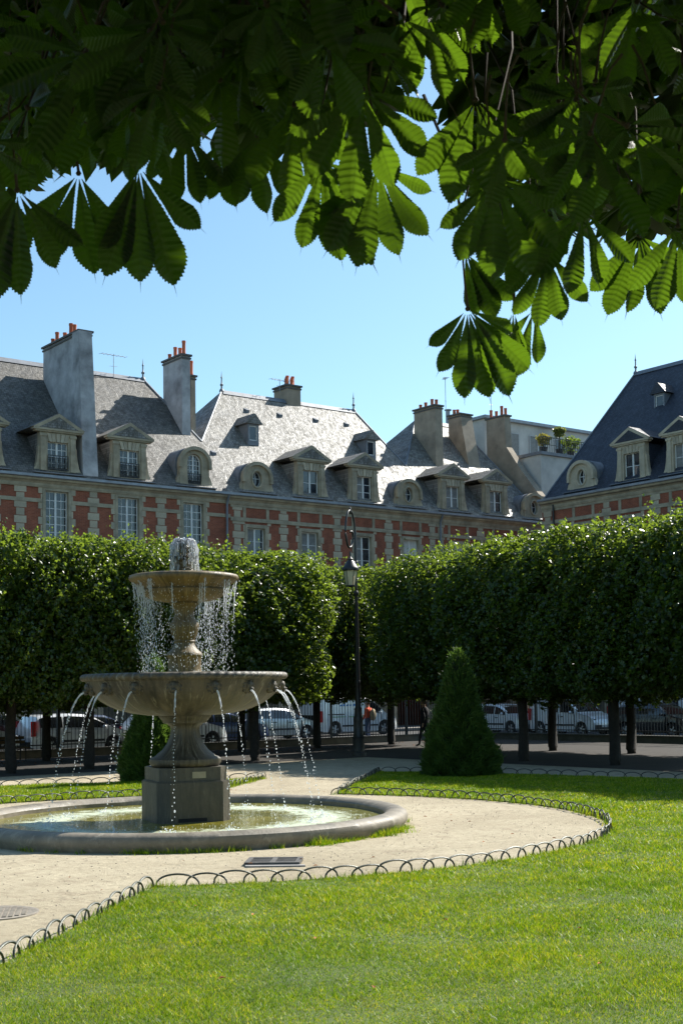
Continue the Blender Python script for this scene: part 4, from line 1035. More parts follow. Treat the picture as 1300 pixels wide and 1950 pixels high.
TRUNKS = [trunk_mesh(1), trunk_mesh(2)]
lr = random.Random(3)
TREES = [(-13.0, 33.8, 0, 'clipped linden cut by the left frame edge, front row', .8, .89), (-11.1, 35.3, 0, 'clipped linden beyond the left frame edge', .75, .89),
 (-9.21, 36.7, 0, 'clipped linden before the dark car at the left edge', .75, .89), (-7.3, 38.15, 0, 'clipped linden before the white estate car', .75, .90),
 (-5.25, 39.7, 0, 'clipped linden directly behind the fountain, front row', .75, .89), (-2.75, 41.65, 0, 'clipped linden ending the front row just right of the fountain', .98, .875),
 (-13.0, 41.3, 0, 'clipped linden of the second row at far left', 1, 1), (-9.8, 43.7, 0, 'clipped linden of the second row left of the fountain', 1, 1), (-6.6, 46.1, 0, 'clipped linden of the second row hidden behind the fountain', 1, 1),
 (-3.7, 48.4, 0, 'clipped linden of the second row before the silver hatchback', 1, .98), (-.95, 50.5, 0, 'sunlit clipped linden in the gap just left of the street lamp', .8, .95), (1.96, 52.7, 0, 'slim-trunked clipped linden just right of the street lamp', .8, .97),
 (3.35, 42.3, 1, 'clipped linden at the left end of the right hand row', .80, .87), (5.34, 38.96, 1, 'clipped linden before the white hatchback, right of the conical yew', .95, .885), (7.45, 36.2, 1, 'clipped linden before the small white van, right row', .85, .89),
 (9.6, 33.4, 1, 'clipped linden of the right row at the right frame edge', .9, .89), (11.8, 30.5, 1, 'clipped linden beyond the right frame edge', .9, .89), (14.0, 27.6, 1, 'last clipped linden beyond the right frame edge', .9, .89),
 (4.6, 48.6, 1, 'clipped linden behind the left end of the right hand row', 1, .93), (7.2, 45.3, 1, 'clipped linden of the back right row behind the yew', 1, .95), (9.3, 42.5, 1, 'clipped linden of the back right row before the delivery van', 1, .95), (11.5, 39.6, 1, 'clipped linden of the back right row at the frame edge', 1, .95)]
for i, (x, y, row, lab, sx, sz) in enumerate(TREES):
    t = empty('linden_tree', (x, y, 0), (TH if row == 0 else TH-RAD(90)) + lr.choice((0, math.pi)), lab, 'tree', 'clipped lindens round the garden')
    put('trunk', TRUNKS[i % 2], t, rot=(0, 0, lr.uniform(0, 6)))
    put('crown', CROWNS[i % 3], t, (0, 0, 1.98+2.62*(sz-.045)), scale=(sx, 1, sz-.045))

# ------------------------------------------------------------------ conical yews
def yew_mesh(seed, H, R):
    r = np.random.default_rng(seed); n = 38000
    t = 1 - np.sqrt(r.random(n)); t = np.clip(t*1.02, 0, 1); a = r.uniform(0, 2*np.pi, n)
    rad = R*np.interp(1-t, [0, .04, .19, .41, .58, .78, .93, 1], [.04, .18, .33, .50, .67, .90, 1, .98])*(1 + .07*np.sin(a*3+t*9+seed)+.08*np.sin(a*7-t*23)+.05*np.sin(a*13+t*41)) 
    dd = r.exponential(.05, n); rr = np.maximum(0, rad - dd + .02)
    p = np.stack([rr*np.cos(a), rr*np.sin(a), t*H], 1)
    nr = np.stack([np.cos(a), np.sin(a), np.full(n, .55)], 1); nr /= np.linalg.norm(nr, axis=1)[:, None]
    d = nr + r.normal(size=(n, 3))*.42 + np.array([0, 0, .35]); d /= np.linalg.norm(d, axis=1)[:, None]
    w = np.cross(d, r.normal(size=(n, 3))); w /= np.linalg.norm(w, axis=1)[:, None]
    L = (.075*r.uniform(.5, 1.5, (n, 1))*np.where(r.random((n, 1)) < .03, 2.6, 1))
    V = np.stack([p-w*.008-d*.02, p+w*.008-d*.02, p+d*L*.55+w*.011, p+d*L, p+d*L*.55-w*.011], 1).reshape(-1, 3)
    i = np.arange(n)*5; F = np.concatenate([np.stack([i, i+1, i+2], 1), np.stack([i, i+2, i+4], 1), np.stack([i+4, i+2, i+3], 1)])
    # solid dense inside
    return np_mesh('foliage', V, F, M['yew'])
def yew(x, y, H, R, seed, lab):
    t = empty('conical_yew', (x, y, 0), 0, lab, 'topiary', 'conical yews by the lawns')
    put('foliage', yew_mesh(seed, H, R), t)
    mb = MB(); mb.lathe([(R*.8*float(np.interp(1-k/12, [0, .04, .19, .41, .58, .78, .93, 1], [.04, .16, .33, .50, .67, .90, 1, .98]))+.01, .05+H*.93*k/12) for k in range(13)], 20); mb.build('inner_twigs', M['bark'], t, smooth=60)
    mb = MB(); mb.tube([(0, 0, -.05), (0, 0, .5)], .09, 8); mb.build('stem', M['bark'], t)
yew(2.92, 32.9, 3.14, .90, 1, 'tall dark conical clipped yew on the right lawn')
yew(-4.62, 32.4, 3.1, .76, 2, 'conical clipped yew half hidden behind the fountain stem')

# ------------------------------------------------------------------ iron railings round the garden
PICKET = None
def picket_mesh():
    mb = MB(); mb.box(-.009, .009, -.009, .009, .28, 2.42); mb.add([(-.018, -.018, 2.42), (.018, -.018, 2.42), (.018, .018, 2.42), (-.018, .018, 2.42), (0, 0, 2.58)], [(0, 1, 4), (1, 2, 4), (2, 3, 4), (3, 0, 4)]); return mb.mesh('picket', M['iron'])
PICKET = picket_mesh()
def railing(p0, p1, lab, n_skip=None):
    p0, p1 = Vector((*p0, 0)), Vector((*p1, 0)); L = (p1-p0).length; rz = math.atan2(p1.y-p0.y, p1.x-p0.x)
    t = empty('iron_fence', p0, rz, lab, 'fence', 'tall iron railings round the garden')
    mb = MB(); mb.box(0, L, -.14, .14, -.05, .24); mb.box(0, L, -.17, .17, .243, .29); mb.build('plinth', M['plinth_dark'], t)
    for z in (.42, 2.22): q = MB(); q.box(0, L, -.02, .02, z, z+.04); q.build('rail', M['iron'], t)
    n = int(L/.145)
    for i in range(n+1): put('picket', PICKET, t, (i*L/n, 0, 0))
    for i in range(int(L/4)+1):
        q = MB(); q.box(-.04, .04, -.04, .04, .29, 2.6); q.ball((0, 0, 2.66), .07); q.build('post', M['iron'], t, (min(i*4.0, L), 0, 0))
railing((-19.5, fence_back(-19.5)), CORNER, 'long iron railing before the parked cars at left and centre')
railing(CORNER, (18.5, fence_right(18.5)), 'iron railing along the right side of the garden, before the small white van')

# ------------------------------------------------------------------ street, kerbs
def kerb(p, d, L, w, z, name, mat): 
    o = empty(name+'_tmp', (0, 0, 0)); bpy.data.objects.remove(o)
    mb = MB(); n = Vector((-d.y, d.x, 0)); a = Vector(p); q = [a, a+d*L, a+d*L+n*w, a+n*w]; mb.prism([(v.x, v.y) for v in q], -.03, z, 'z'); return tag(mb.build(name, mat), kind='structure')
kerb(OB + E1*(-30) + E2*2.2, E1, 66, 6.2, .12, 'pavement', M['pavement'])
kerb(OR + E2*(-6) - E1*2.4, E2, 60, 6.4, .12, 'pavement', M['pavement'])

# ------------------------------------------------------------------ cars
CARPAINT = {}
def paint(c, metal=0.2):
    if c not in CARPAINT:
        m, n, l, b = new_mat('car_paint'); b.inputs['Base Color'].default_value = (*c, 1); b.inputs['Roughness'].default_value = .28
        b.inputs['Coat Weight'].default_value = .8; b.inputs['Coat Roughness'].default_value = .05; b.inputs['Metallic'].default_value = metal
        f = noise(n, l, 3, 4, .6, coords(n)); l.new(ramp(n, l, f, [(.3, tuple(x*.86 for x in c)), (.7, c)]), b.inputs['Base Color'])
        CARPAINT[c] = m
    return CARPAINT[c]
def lerp_pts(pts, x):
    if x <= pts[0][0]: return pts[0][1]
    for (a, va), (b, vb) in zip(pts, pts[1:]):
        if x <= b: return va + (vb-va)*(x-a)/(b-a)
    return pts[-1][1]
KINDS = {
 'hatch': dict(L=4.0, W=1.70, roof=[(-2, .60), (-1.99, .92), (-1.86, 1.12), (-1.60, 1.40), (-1.2, 1.47), (-.4, 1.50), (.25, 1.45), (.55, 1.34), (1.12, 1.0), (1.25, .97), (1.75, .84), (1.93, .70), (2, .52)], belt=[(-2, .55), (-1.98, .86), (-1.8, .97), (1.05, .92), (1.2, .92), (1.8, .76), (2, .48)], wx=1.27, wr=.305, side=[(-1.52, -.72), (-.64, .16), (.22, .92)], ws=(.38, 1.13), rs=(-1.93, -1.60)),
 'estate': dict(L=4.1, W=1.70, roof=[(-2.05, .60), (-2.03, .95), (-1.93, 1.15), (-1.78, 1.43), (-1.6, 1.49), (-.5, 1.53), (.25, 1.48), (.6, 1.34), (1.18, 1.0), (1.3, .97), (1.8, .84), (1.98, .70), (2.05, .52)], belt=[(-2.05, .55), (-2.0, .90), (-1.8, .96), (1.1, .92), (1.25, .92), (1.85, .76), (2.05, .48)], wx=1.28, wr=.31, side=[(-1.72, -.82), (-.74, .12), (.19, .96)], ws=(.40, 1.19), rs=(-1.99, -1.77)),
 'sedan': dict(L=4.5, W=1.76, roof=[(-2.25, .60), (-2.22, .92), (-1.65, 1.02), (-1.5, 1.05), (-.85, 1.36), (-.3, 1.43), (.2, 1.40), (.5, 1.30), (1.15, .98), (1.3, .95), (2.0, .82), (2.18, .68), (2.25, .5)], belt=[(-2.25, .55), (-2.2, .86), (-1.5, .95), (1.1, .90), (1.25, .90), (2.0, .74), (2.25, .46)], wx=1.36, wr=.315, side=[(-1.28, -.62), (-.54, .22), (.28, .96)], ws=(.32, 1.17), rs=(-1.52, -.83)),
 'suv': dict(L=4.4, W=1.82, roof=[(-2.2, .70), (-2.18, 1.02), (-2.05, 1.25), (-1.8, 1.58), (-1.2, 1.66), (-.2, 1.67), (.3, 1.60), (.55, 1.48), (1.05, 1.15), (1.2, 1.10), (1.9, .98), (2.1, .82), (2.2, .6)], belt=[(-2.2, .65), (-2.15, .98), (-1.8, 1.10), (1.0, 1.03), (1.15, 1.04), (1.95, .88), (2.2, .56)], wx=1.34, wr=.35, side=[(-1.72, -.78), (-.70, .14), (.20, .90)], ws=(.36, 1.07), rs=(-2.12, -1.79)),
 'small_van': dict(L=4.0, W=1.68, roof=[(-2, .70), (-1.99, 1.60), (-1.93, 1.75), (-1.7, 1.80), (-.3, 1.83), (.2, 1.78), (.5, 1.66), (1.08, 1.10), (1.2, 1.04), (1.75, .92), (1.93, .76), (2, .55)], belt=[(-2, .65), (-1.98, 1.0), (1.0, 1.0), (1.15, .98), (1.8, .84), (2, .5)], wx=1.28, wr=.30, side=[(-.72, -.10), (.0, .88)], ws=(.42, 1.10), rs=(-1.999, -1.95)),
 'panel_van': dict(L=4.9, W=1.88, roof=[(-2.45, .70), (-2.44, 1.65), (-2.36, 1.86), (-2.1, 1.93), (-.2, 1.95), (.6, 1.88), (.95, 1.74), (1.6, 1.14), (1.75, 1.08), (2.2, .98), (2.38, .80), (2.45, .55)], belt=[(-2.45, .65), (-2.42, 1.05), (1.5, 1.05), (1.7, 1.02), (2.25, .88), (2.45, .5)], wx=1.55, wr=.34, side=[(.36, 1.35)], ws=(.88, 1.62), rs=(-2.449, -2.40)),
 'delivery_van': dict(L=5.6, W=2.0, roof=[(-2.8, .70), (-2.79, 2.40), (-2.70, 2.55), (-2.4, 2.60), (.6, 2.60), (1.0, 2.50), (1.25, 2.32), (1.98, 1.30), (2.1, 1.22), (2.55, 1.08), (2.72, .88), (2.8, .55)], belt=[(-2.8, .65), (-2.78, 1.15), (1.9, 1.18), (2.1, 1.14), (2.6, .95), (2.8, .5)], wx=1.75, wr=.35, side=[(.72, 1.62)], ws=(1.22, 2.0), rs=(-2.799, -2.75)),
}
CARMESH = {}
def car_meshes(kind):
    if kind in CARMESH: return CARMESH[kind]
    K = KINDS[kind]; L, W = K['L'], K['W']; h = L/2; wx, wr = K['wx'], K['wr']
    xs = sorted(set([round(v, 3) for v in np.linspace(-h, h, 61)] + [p[0] for p in K['roof']]))
    def sect(x):
        zr = lerp_pts(K['roof'], x); zb = min(lerp_pts(K['belt'], x), zr-.03)
        e = min(1, (h-abs(x))/.35); w = W/2*(.86 + .14*math.sqrt(max(0, e)))
        tall = (zr-zb)/.55; wt = w*(1 - .17*min(1, max(0, tall))) if kind not in ('small_van', 'panel_van', 'delivery_van') else w*(1-.07*min(1, tall))
        z0 = .20 + .08*(1-min(1, e*1.5))
        for c in (-wx, wx):
            d = abs(x-c)
            if d < wr+.06: z0 = max(z0, wr + math.sqrt((wr+.06)**2-d*d))
        zm = max(z0+.02, min(zb-.10, .62)); zb = max(zb, zm+.05); zr = max(zr, zb+.02)
        return [(w*.90, z0), (w*.985, z0+.015), (w, zm), (w*.975, zb), (w*.975+(wt-w*.975)*.55, zb+(zr-zb)*.55), (wt, zr-.11*min(1, max(.05, tall))), (wt*.86, zr-.02*min(1, max(.05, tall))), (0, zr)]
    S = [sect(x) for x in xs]; mb = MB(); vs = []; nr = 8
    for x, s in zip(xs, S):
        for (y, z) in s: vs.append((x, -y, z))
        for (y, z) in s[::-1][1:]: vs.append((x, y, z))
    n = 15; fs = []
    for i in range(len(xs)-1):
        for k in range(n-1): fs.append((i*n+k, i*n+k+1, (i+1)*n+k+1, (i+1)*n+k))
        fs.append((i*n+n-1, i*n, (i+1)*n, (i+1)*n+n-1))
    fs.append(tuple(range(n))); fs.append(tuple(range(len(xs)*n-1, (len(xs)-1)*n-1, -1)))
    mb.add(vs, fs)
    def P(x, row, side, off=.008):
        s = sect(x); k = int(row); f = row-k; a = s[k]; b = s[min(k+1, 7)]; y = a[0]+(b[0]-a[0])*f; z = a[1]+(b[1]-a[1])*f
        return Vector((x, side*(y+off), z + off*.5))
    def patch(xa, xb, ra, rb, side, off=.008, nx=6, nrw=3):
        m = MB(); vs = [P(xa+(xb-xa)*i/nx, ra+(rb-ra)*j/nrw, side, off) for i in range(nx+1) for j in range(nrw+1)]
        m.add(vs, [(i*(nrw+1)+j, (i+1)*(nrw+1)+j, (i+1)*(nrw+1)+j+1, i*(nrw+1)+j+1) for i in range(nx) for j in range(nrw)]); return m
    parts = {'side': [], 'body': mb}
    for side in (-1, 1):
        for (xa, xb) in K['side']: parts['side'].append(patch(xa, xb, 3.15, 4.95, side))
    def cross(xa, xb):
        m = MB(); rows = []; nx = 6
        for i in range(nx+1):
            x = xa+(xb-xa)*i/nx; s = sect(x); wt, zt = s[6]
            dz = .012
            rows.append([(x, -s[5][0]*.97, s[5][1]+dz+.0), (x, -wt*.9, zt+dz), (x, 0, s[7][1]+dz), (x, wt*.9, zt+dz), (x, s[5][0]*.97, s[5][1]+dz)])
        vs = [p for r in rows for p in r]; m.add(vs, [(i*5+j, (i+1)*5+j, (i+1)*5+j+1, i*5+j+1) for i in range(nx) for j in range(4)]); return m
    parts['ws'] = cross(*K['ws'])
    rs = MB(); a, b = K['rs']; sa, sb = sect(a), sect(b)
    rs.add([(a-.015, -sa[3][0]*.82, sa[3][1]+.04), (a-.015, sa[3][0]*.82, sa[3][1]+.04), (b-.015, sb[5][0]*.86, sb[5][1]+.02), (b-.015, -sb[5][0]*.86, sb[5][1]+.02)], [(0, 1, 2, 3)])
    parts['rs'] = rs
    CARMESH[kind] = (parts, sect); return CARMESH[kind]
def wheel_meshes(r):
    t = MB(); t.lathe([(r*.66, -.09), (r*.94, -.10), (r, -.07), (r, .07), (r*.94, .10), (r*.66, .09)], 24, cap=False); t.xform(Matrix.Rotation(RAD(90), 4, 'X'))
    q = MB(); q.lathe([(r*.68, -.085), (r*.64, -.07), (r*.60, -.03), (.001, -.03)], 20, cap=False)
    for k in range(5):
        a = 2*math.pi*k/5; q.add([(r*.12*math.cos(a+1.2), r*.12*math.sin(a+1.2), .085), (r*.12*math.cos(a-1.2), r*.12*math.sin(a-1.2), .085), (r*.66*math.cos(a-.22), r*.66*math.sin(a-.22), .075), (r*.66*math.cos(a+.22), r*.66*math.sin(a+.22), .075)], [(0, 1, 2, 3)])
        q.add([(r*.12*math.cos(a+1.2), r*.12*math.sin(a+1.2), -.085), (r*.12*math.cos(a-1.2), r*.12*math.sin(a-1.2), -.085), (r*.66*math.cos(a-.22), r*.66*math.sin(a-.22), -.075), (r*.66*math.cos(a+.22), r*.66*math.sin(a+.22), -.075)], [(0, 1, 2, 3)])
    q.lathe([(r*.68, .085), (r*.68, -.085)], 20, cap=False); q.xform(Matrix.Rotation(RAD(90), 4, 'X'))
    return t.mesh('tyre', M['tyre'], 40), q.mesh('rim', M['rim'], 30)
WH = {}
def car(kind, name, cat, color, front, rz, label, metal=.2, extras=None):
    K = KINDS[kind]; L, W = K['L'], K['W']; fdir = Vector((math.cos(rz), math.sin(rz), 0)); ldir = Vector((-fdir.y, fdir.x, 0))
    c = Vector((*front, 0)) - fdir*(L/2) + ldir*(W/2)
    root = empty(name, (c.x, c.y, -.03), rz, label, cat, 'cars parked round the square')
    parts, sect = car_meshes(kind)
    parts['body'].build('body', paint(color, metal), root, smooth=32)
    for m in parts['side']: m.build('side_window', M['car_glass'], root, smooth=50)
    parts['ws'].build('windscreen', M['car_glass'], root, smooth=50); parts['rs'].build('rear_window', M['car_glass'], root)
    u = MB(); u.box(-L/2+.35, L/2-.35, -W/2+.12, W/2-.12, .22, .62); u.build('underbody', M['black_plastic'], root)
    wr = K['wr']
    if wr not in WH: WH[wr] = wheel_meshes(wr)
    for sx in (-1, 1):
        for sy in (-1, 1):
            w = empty('wheel', (sx*K['wx'], sy*(W/2-.13), wr)); w.parent = root; put('tyre', WH[wr][0], w); put('rim', WH[wr][1], w)
    h = L/2
    for sy in (-1, 1):
        x = h-.20; s = sect(x); m = MB(); m.ball((x+.02, sy*(s[2][0]-.20), s[3][1]-.06), .17, .15, .085, 10, 6); m.build('headlight', M['lamp_lens'], root, smooth=60)
        x = -h+.05; s = sect(x); zt = 1.25 if kind in ('small_van', 'panel_van', 'estate', 'delivery_van') else .92
        m = MB(); m.box(-h-.005, -h+.16, sy*(s[2][0])-.07, sy*(s[2][0])+.04, .70, zt); m.build('tail_light', M['red_lens'], root)
        xm = K['side'][-1][1]-.12; s = sect(xm); m = MB(); m.ball((xm, sy*(s[3][0]+.11), s[3][1]+.07), .07, .10, .075, 8, 5); m.build('wing_mirror', paint(color, metal), root, smooth=60)
        for (xa, xb) in K['side'][-2:]:
            s = sect(xa+.12); m = MB(); m.box(xa+.04, xa+.22, sy*s[2][0]*.99-.02, sy*s[2][0]*.99+.025, s[3][1]-.14, s[3][1]-.105); m.build('door_handle', M['black_plastic'], root)
        s = sect(0); m = MB(); m.box(-K['wx']+wr+.1, K['wx']-wr-.1, sy*s[2][0]-.012, sy*s[2][0]+.014, .46, .54); m.build('side_strip', M['black_plastic'], root)
        for xd in sorted(set([v for ab in K['side'] for v in ab]))[1::2]:
            s = sect(xd+.03); m = MB(); m.box(xd+.035, xd+.047, sy*s[2][0]-.01, sy*s[2][0]+.005, .42, s[3][1]-.02); m.build('door_seam', M['black_plastic'], root)
    for sx in (-1, 1):
        m = MB(); m.box(sx*h-.10, sx*h+.03, -W*.41, W*.41, .30, .50); m.build('bumper', M['black_plastic'] if kind in ('small_van', 'estate') else paint(color, metal), root)
        m = MB(); m.box(sx*h+(.031 if sx > 0 else -.045), sx*h+(.045 if sx > 0 else -.031), -.26, .26, .40, .51); m.build('number_plate', M['white_paint'], root)
    if extras: extras(root, K, sect)
    return root
WHITE, SILVER, BLACK, BLUE, DBLUE = (.74, .75, .76), (.42, .44, .46), (.012, .013, .016), (.02, .035, .08), (.03, .05, .12)
RZ1, RZ2 = TH, TH-RAD(90)
car('hatch', 'parked_car', 'car', SILVER, (-11.64, 47.9), RZ1, 'silver hatchback at the left edge, only its front end in the frame', .6)
car('estate', 'parked_car', 'car', WHITE, (-8.05, 50.64), RZ1, 'white estate car with black window band and red tail lamps, left of the fountain')
car('hatch', 'parked_car', 'car', WHITE, (-4.59, 53.3), RZ1, 'white hatchback mostly hidden behind the fountain stem')
car('suv', 'parked_car', 'car', BLACK, (-11.2, 51.1), RZ1, 'black off-road car behind the silver hatchback at the left edge')
car('sedan', 'parked_car', 'car', BLUE, (-7.75, 53.75), RZ1, 'dark blue car behind the white estate car')
car('sedan', 'parked_car', 'car', DBLUE, (-3.10, 57.3), RZ1, 'dark blue saloon seen under the right side of the lower fountain bowl', .4)
car('hatch', 'parked_car', 'car', SILVER, (-1.05, 61.8), RZ1, 'silver hatchback between the blue saloon and the lettered white van', .6)
def lettering(root, txt, x, z, size, mat, side_y, rotz=0):
    cu = bpy.data.curves.new('lettering', 'FONT'); cu.body = txt; cu.size = size; cu.extrude = .002; cu.align_x = 'CENTER'; cu.materials.append(mat)
    o = put('lettering', cu, root, (x, side_y, z), (RAD(90), 0, 0)); return o
def van_marks(root, K, sect):
    y = -(K['W']/2)-.002
    m = MB()
    for k, (xx, w_, h_) in enumerate(((-1.25, .16, .12), (-1.05, .12, .17), (-.86, .14, .12), (-.66, .12, .12), (-.45, .16, .15), (-.24, .14, .12))):
        m.prism([(xx, 1.42), (xx+w_, 1.42), (xx+w_+.05, 1.42+h_), (xx+.05, 1.42+h_)], y+.045, y+.085)
    m.build('blue_word_mark', M['blue_text'], root)
    m = MB(); m.box(-1.7, -.9, y-.008, y+.03, .93, .96); m.box(-.7, .2, y-.008, y+.03, .93, .96); m.build('stripe', M['green_text'], root)
    m = MB(); m.box(-2.0, -1.0, y-.015, y+.03, 1.05, 1.09); m.build('door_rail', M['black_plastic'], root)
car('panel_van', 'parked_van', 'van', WHITE, (2.86, 67.0), RZ1, 'white delivery van with blue lettering, behind the street lamp', extras=van_marks)
car('hatch', 'parked_car', 'car', WHITE, (8.47, 62.6), RZ2, 'white hatchback just right of the conical yew')
def rack(root, K, sect):
    for x in (-1.4, -.2):
        m = MB(); m.box(x-.03, x+.03, -.62, .62, 1.84, 1.88); m.box(x-.03, x+.03, -.64, -.58, 1.78, 1.84); m.box(x-.03, x+.03, .58, .64, 1.78, 1.84); m.build('roof_bar', M['black_plastic'], root)
car('small_van', 'parked_van', 'van', WHITE, (11.2, 59.0), RZ2, 'small white glazed van with roof bars, behind the right railing', extras=rack)
car('hatch', 'parked_car', 'car', BLACK, (14.3, 55.0), RZ2, 'black car in deep shade near the right edge')
def box_marks(root, K, sect):
    y = -(K['W']/2)-.004
    m = MB(); m.prism([(-.95, 1.75), (-.80, 1.75), (-.70, 1.95), (-.70, 2.2), (-.82, 2.32), (-.82, 2.0)], y, y+.03); m.build('red_mark', M['sign_red'], root)
    m = MB()
    for k in range(5): m.box(-.5+.16*k, -.4+.16*k, y, y+.03, 1.92, 2.06)
    m.build('grey_word_mark', M['iron'], root)
car('delivery_van', 'parked_van', 'van', WHITE, (16.6, 61.4), RZ2, 'tall white delivery van with a red mark, at the right edge', extras=box_marks)

# street things glimpsed between trunks
def sign_post(x, y, h, w, hh, mat, name, lab, cat):
    t = empty(name, (x, y, 0), TH-RAD(90)+RAD(180)*0, lab, cat)
    mb = MB(); mb.tube([(0, 0, -.05), (0, 0, h+hh)], .035, 8); mb.build('post', M['iron'], t)
    mb = MB(); mb.box(-w/2, w/2, -.06, -.03, h, h+hh); mb.box(-w/2-.03, w/2+.03, -.065, -.025, h+hh+.003, h+hh+.04); mb.build('panel', mat, t)
sign_post(11.3, 66.5, 1.75, .62, .55, M['sign_green'], 'street_sign', 'small green sign board above the roof of the small white van', 'sign')
sign_post(14.1, 69.5, 1.5, .35, 1.0, M['sign_red'], 'banner', 'narrow dark red banner right of the small white van', 'banner')

# bench under the left trees
bn = empty('park_bench', (-11.2, 43.3, 0), TH, 'wooden slatted park bench in the shade at the left edge', 'bench')
for k, (y, z) in enumerate(((-.18, .43), (-.06, .43), (.06, .43), (.17, .44))): m = MB(); m.box(-.95, .95, y-.05, y+.05, z, z+.035); m.build('slat', M['wood'], bn)
for k, z in enumerate((.58, .72)): m = MB(); m.box(-.95, .95, .24+.05*k, .28+.05*k, z, z+.10); m.build('slat', M['wood'], bn)
for x in (-.8, .8):
    m = MB(); m.tube([(x, -.2, 0), (x, -.18, .43), (x, .2, .43), (x, .33, .85)], .025, 6); m.tube([(x, .22, .43), (x, .28, 0)], .025, 6); m.build('leg', M['iron'], bn)

# ------------------------------------------------------------------ street lamp with a crook
lp = empty('street_lamp', (.54, 43.6, 0), RAD(-4), 'tall dark iron street lamp with a crook and a hanging cream glass lantern', 'street lamp')
mb = MB(); mb.lathe([(.25, -.05), (.25, .12), (.20, .16), (.19, .55), (.21, .62), (.17, .68), (.155, 1.15), (.17, 1.22), (.13, 1.32), (.12, 1.5), (.13, 1.55), (.095, 1.62), (.09, 2.4), (.10, 2.44), (.08, 2.5)], 16); mb.build('base', M['iron'], lp, smooth=35)
mb = MB(); mb.tube([(0, 0, 2.45), (0, 0, 4.0), (0, 0, 5.35)], [.08, .07, .055], 12); mb.lathe([(.055, 5.3), (.085, 5.36), (.085, 5.42), (.05, 5.48)], 12); mb.build('post', M['iron'], lp, smooth=40)
# crosier: rises straight, then curls over and hangs the lantern
pts = [(0, 0, 5.4), (0, 0, 6.6), (0, -.01, 7.3)]
for k in range(1, 26):
    a = math.pi*k/25*1.0; pts.append((-.30*(1-math.cos(a))*.5*.9, -.42*(1-math.cos(a)), 7.3 + .82*math.sin(a)))
for k in range(1, 18):
    a = math.pi*(1+k/17*1.5); R_ = .42*(1-.045*k); pts.append((-.15-.12*math.cos(a+math.pi)*0.9*.9, -.42+R_*math.cos(a)*1.0, 7.3-.02 + R_*1.25*math.sin(a)))
mb = MB(); mb.tube(pts, [.045]*4+[.036]*(len(pts)-4), 8); mb.lathe([(.02, 8.0), (.06, 8.08), (.03, 8.2), (.005, 8.25)], 8, cx=-.13, cy=-.42); mb.tube([(-.15, -.42, 6.75), (-.15, -.42, 6.35)], .03, 6); mb.tube([(0, -.0, 6.45), (-.15, -.42, 6.42)], .022, 6); mb.build('crook', M['iron'], lp, smooth=50)
ln = empty('lantern', (-.15, -.42, 5.62)); ln.parent = lp
mb = MB(); mb.lathe([(.20, .49), (.275, .50), (.285, .56), (.27, .60), (.20, .68), (.14, .78), (.09, .84), (.10, .88), (.04, .93), (.02, 1.0)], 16); mb.build('lantern_roof', M['iron'], ln, smooth=40)
for k in range(6):
    a, b = math.pi/3*k, math.pi/3*(k+1); m = MB(); r0, r1 = .155, .235
    m.add([(r0*math.cos(a), r0*math.sin(a), 0), (r0*math.cos(b), r0*math.sin(b), 0), (r1*math.cos(b), r1*math.sin(b), .49), (r1*math.cos(a), r1*math.sin(a), .49)], [(0, 1, 2, 3)]); m.build('glass_pane', M['lamp_glass'], ln)
    m = MB(); m.tube([(r0*math.cos(a), r0*math.sin(a), 0), (r1*math.cos(a), r1*math.sin(a), .49)], .012, 5); m.build('glazing_bar', M['iron'], ln)
mb = MB(); mb.lathe([(.165, -.03), (.165, .012), (.05, -.06)], 12); mb.build('lantern_base', M['iron'], ln)

